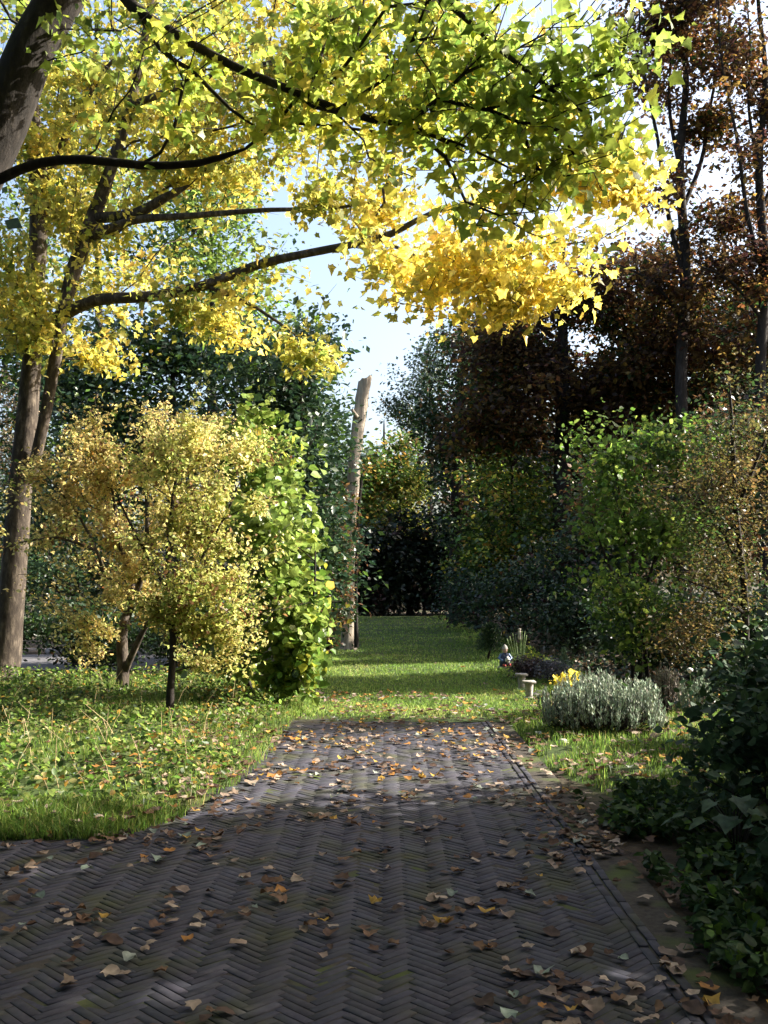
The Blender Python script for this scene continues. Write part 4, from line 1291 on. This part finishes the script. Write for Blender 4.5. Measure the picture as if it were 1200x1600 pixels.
# low weeds along the soil strip
n = 13000
Y = rng.uniform(3.0, 7.7, n)
X = 1.36 + np.abs(rng.normal(size=n)) * 0.8 + 0.15 * np.sin(Y * 2.3)
keep = (fnoise(X, Y, 2.2, 12) > -0.12) & (X < 4) & (X > 1.42 + 0.3 * fnoise(X, Y, 1.2, 3))
X, Y = X[keep], Y[keep]
P = np.stack([X, Y, rng.random(len(X)) * 0.14], -1)
ax, nrm = leaf_frames(len(P), 0.9, 0)
V, F, C = leaf_cloud(P, ax, nrm, rng.uniform(0.03, 0.08, len(P)), palette(len(P), [DGREEN, BGREEN, (0.045, 0.08, 0.025), GREEN], [3, 2, 2, .8]), OVAL)
tag(link('weeds', mesh_data('weeds', V, F, M_SHADE, C)), 'low weeds on the soil strip beside the paving edge', 'weeds', kind='stuff')


n = 9000
Y = rng.uniform(12.6, 21, n)
X = rng.uniform(2.3, 8.5, n)
keep = (X > 2.3 + 0.25 * np.sin(Y)) & (X < 0.42 * Y + .5)
X, Y = X[keep], Y[keep]
P = np.stack([X, Y, -0.02 + rng.random(len(X)) * (0.10 + 0.15 * np.clip(fnoise(X, Y, 1.1, 2), 0, 1))], -1)
ax, nrm = leaf_frames(len(P), 0.9, 0)
V, F, C = leaf_cloud(P, ax, nrm, rng.uniform(0.05, 0.11, len(P)), palette(len(P), [DGREEN, BGREEN, BROWN, (0.06, 0.05, 0.03)], [3, 2, 2, 2]), OVAL)
tag(link('low_plants', mesh_data('low_plants', V, F, M_DARKLEAF, C)), 'low dark plants covering the beds under the bushes', 'plants', kind='stuff')

# ------------------------------------------------------------------ silvery shrub and the garden plots
def spiky(name, label, x, y, rx, ry, hgt, n_sp, cols, weights, cat='shrub', spike=0.24, leaf=0.045, base_frac=0.35, dark=(0.05, 0.045, 0.05)):
    root = thing(name, (x, y, 0.03), label, cat)
    st, P, A, N, C = Bag(), [], [], [], []
    for i in range(n_sp):
        a, q = rng.random() * 6.28, math.sqrt(rng.random())
        b = np.array([math.cos(a) * q * rx * .35, math.sin(a) * q * ry * .35, 0.0])
        top = hgt * (1 - 0.38 * q ** 3) * rng.uniform(0.72, 1.06) * (1 + .28 * mnoise.noise(Vector((math.cos(a) * q * 2.2 + x, math.sin(a) * q * 2.2, 3.3))))
        if q > 0.8 and rng.random() < 0.6:
            top *= rng.uniform(0.35, 0.8)
        e = np.array([math.cos(a) * q * rx, math.sin(a) * q * ry, top])
        m = e - np.array([math.cos(a) * 0.02, math.sin(a) * 0.02, min(spike, top * .6)])
        V, F = tube([b, b * .3 + m * .7 + [0, 0, -.03], m, e], [.004, .0035, .003, .0015], 3)
        st.add(V, F)
        k = 16
        t = np.sort(rng.random(k))
        p = m[None] * (1 - t[:, None]) + e[None] * t[:, None]
        ang = rng.random(k) * 6.28
        ax = np.stack([np.cos(ang) * .45, np.sin(ang) * .45, np.full(k, 0.9)], -1)
        ax = unit(ax)
        nn = np.stack([np.cos(ang), np.sin(ang), np.full(k, -0.5)], -1)
        nn = unit(nn - ax * (ax * nn).sum(1, keepdims=True))
        P.append(p)
        A.append(ax)
        N.append(nn)
        C.append(palette(k, cols, weights, .15))
    link('stems', st.mesh('stems', M_BARKDARK), root)
    P, A, N, C = map(np.concatenate, (P, A, N, C))
    V, F, CC = leaf_cloud(P, A, N, leaf * rng.uniform(.7, 1.3, len(P)), C, tmpl_rhomb(0.16))
    link('foliage', mesh_data('foliage', V, F, M_DRY, CC), root, kind='stuff')
    return root


SILVER = [(0.30, 0.36, 0.27), (0.22, 0.29, 0.21), (0.38, 0.42, 0.33)]
lv = at(945, 1150, 10.75)
spiky('lavender_shrub', 'rounded silvery grey-green lavender shrub beside the grass', lv.x, lv.y, 0.66, 0.55, 0.60, 640, SILVER, [3, 2, 1])
lv2 = at(1042, 1090, 12.2)
spiky('lavender_shrub', 'withered grey tuft beside the silvery shrub', lv2.x, lv2.y, 0.16, 0.16, 0.62, 80, [(0.27, 0.24, 0.20), (0.2, 0.19, 0.16)], [1, 1])
lv3 = at(1090, 1100, 12.0)
spiky('lavender_shrub', 'small dim grey-green tuft under the brown bush', lv3.x, lv3.y, 0.26, 0.2, 0.45, 90, SILVER, [1, 2, .5])
lv4 = at(850, 1115, 12.2)
spiky('lavender_shrub', 'small silvery sprig poking out beside the stone pedestals', lv4.x, lv4.y, 0.09, 0.09, 0.26, 24, SILVER, [1, 1, 1], spike=.15)

# small clipped pine on a leaning stem
pp = at(762, 1032, 20.2)
root = thing('small_pine', (pp.x, pp.y, 0.03), 'small dark pine on a short leaning stem by the lane', 'tree')
V, F = tube([(0, 0, -.03), (.02, 0, .12), (.07, 0, .28), (.08, 0, .55)], [.03, .026, .022, .01], 7)
link('trunk', mesh_data('trunk', V, [F], M_BARKDARK, smooth=True), root)
n = 2600
d = unit(rng.normal(size=(n, 3)))
tier = rng.random(n)
P = d * (rng.random((n, 1)) ** .5) * np.array([.31, .3, .09]) * (1.15 - tier[:, None] * .75) + np.stack([.06 + 0 * tier, 0 * tier, .27 + np.round(tier * 4) / 4 * .42], -1)
ax, nrm = leaf_frames(n, .3, -.2, unit(P))
V, F, C = leaf_cloud(P, ax, nrm, rng.uniform(.05, .09, n), palette(n, [BGREEN, DGREEN], [1, 1]), tmpl_rhomb(.12))
link('crown', mesh_data('crown', V, F, M_DARKLEAF, C), root, kind='stuff')


def lathe(profile, sides=20, ex=1.0, ey=1.0):
    P = np.array(profile, float)
    a = np.linspace(0, 2 * math.pi, sides, endpoint=False)
    V = np.stack([P[:, 0, None] * np.cos(a) * ex, P[:, 0, None] * np.sin(a) * ey, P[:, 1, None] + 0 * a], -1).reshape(-1, 3)
    i = np.arange(len(P) - 1)[:, None] * sides
    j = np.arange(sides)[None]
    F = np.stack([i + j, i + (j + 1) % sides, i + sides + (j + 1) % sides, i + sides + j], -1).reshape(-1, 4)
    return V, F


def blob(c, r, n=14, m=9):
    t = np.linspace(0.001, math.pi - 0.001, m)
    V, F = lathe([(math.sin(x), -math.cos(x)) for x in t], n)
    return V * np.array(r) + np.array(c), F


# garden figurine: seated figure in a blue coat with a white bundle
fg = at(789, 1046, 18.4)
root = thing('garden_figurine', (fg.x, fg.y, 0.03), 'small painted garden figurine in blue holding something white', 'figurine')
V, F = lathe([(0.0, 0), (0.13, 0), (0.14, .03), (.12, .05), (0, .05)], 16)
link('base', mesh_data('base', V, [F], M_STONE, smooth=False), root)
V, F = lathe([(0.0, .05), (.10, .05), (.105, .12), (.085, .22), (.06, .28), (.035, .30), (0, .30)], 18, 1.0, .85)
link('body', mesh_data('body', V, [F], M_NAVY, smooth=True), root)
V, F = blob((0, -.01, .345), (.048, .05, .06))
link('head', mesh_data('head', V, [F], M_FLESH, smooth=True), root)
V, F = lathe([(.06, .365), (.055, .38), (.035, .42), (.0, .45)], 14)
link('hat', mesh_data('hat', V, [F], M_STONE, smooth=True), root)
for sgn in (-1, 1):
    V, F = tube([(sgn * .06, 0, .27), (sgn * .11, -.03, .2), (sgn * .05, -.11, .15)], [.028, .026, .02], 8)
    link('arm', mesh_data('arm', V, [F], M_BLUE, smooth=True), root)
V, F = blob((.035, -.11, .17), (.045, .04, .065))
link('bundle', mesh_data('bundle', V, [F], M_WHITE, smooth=True), root)
for sgn in (-1, 1):
    V, F = blob((sgn * .05 + .03, -.10, .075), (.035, .06, .03))
    link('foot', mesh_data('foot', V, [F], M_RED, smooth=True), root)

# flowering stems
fl = at(812, 1035, 18.0)
root = thing('flowering_plant', (fl.x, fl.y, 0.2), 'pale upright flower stems with whitish heads behind the figurine', 'plant')
for i, (dx, hgt) in enumerate(((-.22, .40), (-.17, .44), (-.12, .50), (-.07, .48), (-.06, .38), (.02, .44), (.05, .54), (.10, .54), (.10, .42), (.13, .46))):
    V, F = tube([(dx * .25, 0, -.15), (dx * .7, 0, hgt * .5), (dx, 0, hgt)], [.009, .008, .006], 6)
    b = Bag()
    b.add(V, F)
    st = link('stem', mesh_data('stem', V, [F], M_GRASS, np.tile((.38, .46, .27), (len(V), 1))), root)
    V, F = lathe([(.0, hgt - .01), (.018, hgt), (.032, hgt + .025), (.024, hgt + .04), (0, hgt + .045)], 8)
    link('flower_head', mesh_data('flower_head', V, [F], M_PALESTONE, smooth=True), st)

gm = at(836, 1042, 17.4)
bush('green_mound_plant', 'bright green arching mound plant catching the sun', gm.x, gm.y, (0.2, 0.2), 0.42, 900, 0.045, [LGREEN, YGREEN, GREEN], [3, 2, 1], RHOMB, M_LEAF, 'plant', up=.4)
hm = at(822, 1068, 16.2)
bush('heather_plant', 'dark purple heather mound behind the stone pedestals', hm.x, hm.y, (0.42, 0.35), 0.36, 2600, 0.04, [PURPLE, (.05, .04, .045), DGREEN], [2, 2, 1], RHOMB, M_DARKLEAF, 'plant')
hb = at(862, 1075, 15.4)
bush('heather_plant', 'dusky blue-grey heather between the pedestals and the silvery shrub', hb.x, hb.y, (0.24, 0.3), 0.42, 1500, 0.035, [(.12, .12, .15), (.07, .07, .09), BROWN], [2, 2, 1], RHOMB, M_DARKLEAF, 'plant')
yf = at(887, 1078, 14.0)
bush('yellow_flowering_plant', 'low rounded plant covered in bright yellow leaves', yf.x, yf.y, (0.17, 0.17), 0.30, 800, 0.04, [YELLOW, (.62, .55, .05), YGREEN], [3, 3, 1], ROUND, M_LEAF, 'plant', n_st=12)
cc = at(886, 1055, 15.8)
root = thing('small_conifer', (cc.x, cc.y, 0.02), 'small pointed grey-green conifer behind the yellow plant', 'conifer')
V, F = tube([(0, 0, -.02), (-.02, 0, .3), (-.05, 0, .52)], [.018, .012, .004], 6)
link('trunk', mesh_data('trunk', V, [F], M_BARKDARK), root)
n = 1700
t = rng.random(n) ** 1.3
a = rng.random(n) * 6.28
P = np.stack([np.cos(a) * .15 * (1 - t) * rng.random(n) ** .4 - .05 * t, np.sin(a) * .15 * (1 - t) * rng.random(n) ** .4, .04 + t * .5], -1)
ax, nrm = leaf_frames(n, .2, -1.0, unit(P * [1, 1, .2]))
V, F, C = leaf_cloud(P, ax, nrm, rng.uniform(.03, .06, n), palette(n, [(.18, .26, .16), (.24, .32, .2)], [1, 1]), tmpl_rhomb(.16))
link('foliage', mesh_data('foliage', V, F, M_DRY, C), root, kind='stuff')

# stone pedestals, one with a blue glazed foot
for k, (px_, py_, Y_, w_, lab) in enumerate(((815, 1081, 14.9, 1.0, 'small stone pedestal with flat cap and blue foot'), (827, 1098, 13.8, 1.0, 'small plain stone pedestal with flat cap standing nearest the lane'))):
    b = at(px_, py_, Y_)
    root = thing('stone_pedestal', (b.x, b.y, 0.02), lab, 'pedestal')
    V, F = lathe([(.0, .03), (.045, .03), (.05, .06), (.058, .20), (.06, .215), (0, .215)], 4)
    link('shaft', mesh_data('shaft', V, [F], M_STONE), root)
    V, F = box(0, 0, .23, .17, .17, .03, math.pi / 4 * 0, .006)
    link('cap', mesh_data('cap', V, [F], M_STONE), root)
    V, F = box(0, 0, .014, .13, .13, .03, 0, .005)
    link('foot', mesh_data('foot', V, [F], M_BLUE if k == 0 else M_STONE), root)
# slender grave ornament
b = at(858, 1030, 22.5)
root = thing('stone_ornament', (b.x, b.y, 0.0), 'slender dim violet-grey stone figure among the dark plants', 'ornament')
V, F = box(0, 0, .09, .2, .2, .2, .2, .02)
link('plinth', mesh_data('plinth', V, [F], M_STONE), root)
V, F = lathe([(.0, .19), (.075, .19), (.06, .3), (.05, .42), (.065, .5), (.03, .56), (0, .57)], 14)
link('figure', mesh_data('figure', V, [F], M_STONE, smooth=True), root)
V, F = blob((0, 0, .61), (.035, .035, .045))
link('head', mesh_data('head', V, [F], M_STONE, smooth=True), root)


def stone(name, label, px_, py_, Y_, r, mat):
    b = at(px_, py_, Y_)
    V, F = blob((0, 0, 0), (1, 1, 1), 12, 8)
    nz = np.array([mnoise.noise(Vector(q * 1.7) + Vector((px_, 0, 0))) for q in V])
    V = V * (1 + .22 * nz[:, None]) * np.array(r)
    o = link(name, mesh_data(name, V, [F], mat, smooth=True), None, (b.x, b.y, max(b.z, r[2] * .5)))
    return tag(o, label, 'stone')


stone('pale_stone', 'pale round stone lying on the grass below the silvery shrub', 880, 1163, 10.0, (.062, .05, .045), M_PALESTONE)
wf = at(1078, 1050, 13.6)
root = thing('white_flower', (wf.x, wf.y, 0.0), 'single small white flower on a stalk under the brown bush', 'flower')
V, F = tube([(0.03, 0, -.02), (0.01, 0, wf.z * .6), (0, 0, wf.z)], [.006, .005, .004], 5)
link('stalk', mesh_data('stalk', V, [F], M_GRASS, np.tile((.10, .16, .05), (len(V), 1))), root)
V, F = lathe([(.0, wf.z - .02), (.02, wf.z - .01), (.042, wf.z + .02), (.04, wf.z + .04), (.02, wf.z + .055), (0, wf.z + .058)], 12)
link('flower_head', mesh_data('flower_head', V, [F], M_WHITE, smooth=True), root)
for k, (px_, py_, Y_) in enumerate(((845, 1085, 14.3), (838, 1092, 14.0))):
    stone('edging_stone', ('grey edging stone beside the heather', 'grey edging stone nearest the stone pedestals')[k], px_, py_, Y_, (.10, .07, .06), M_STONE)
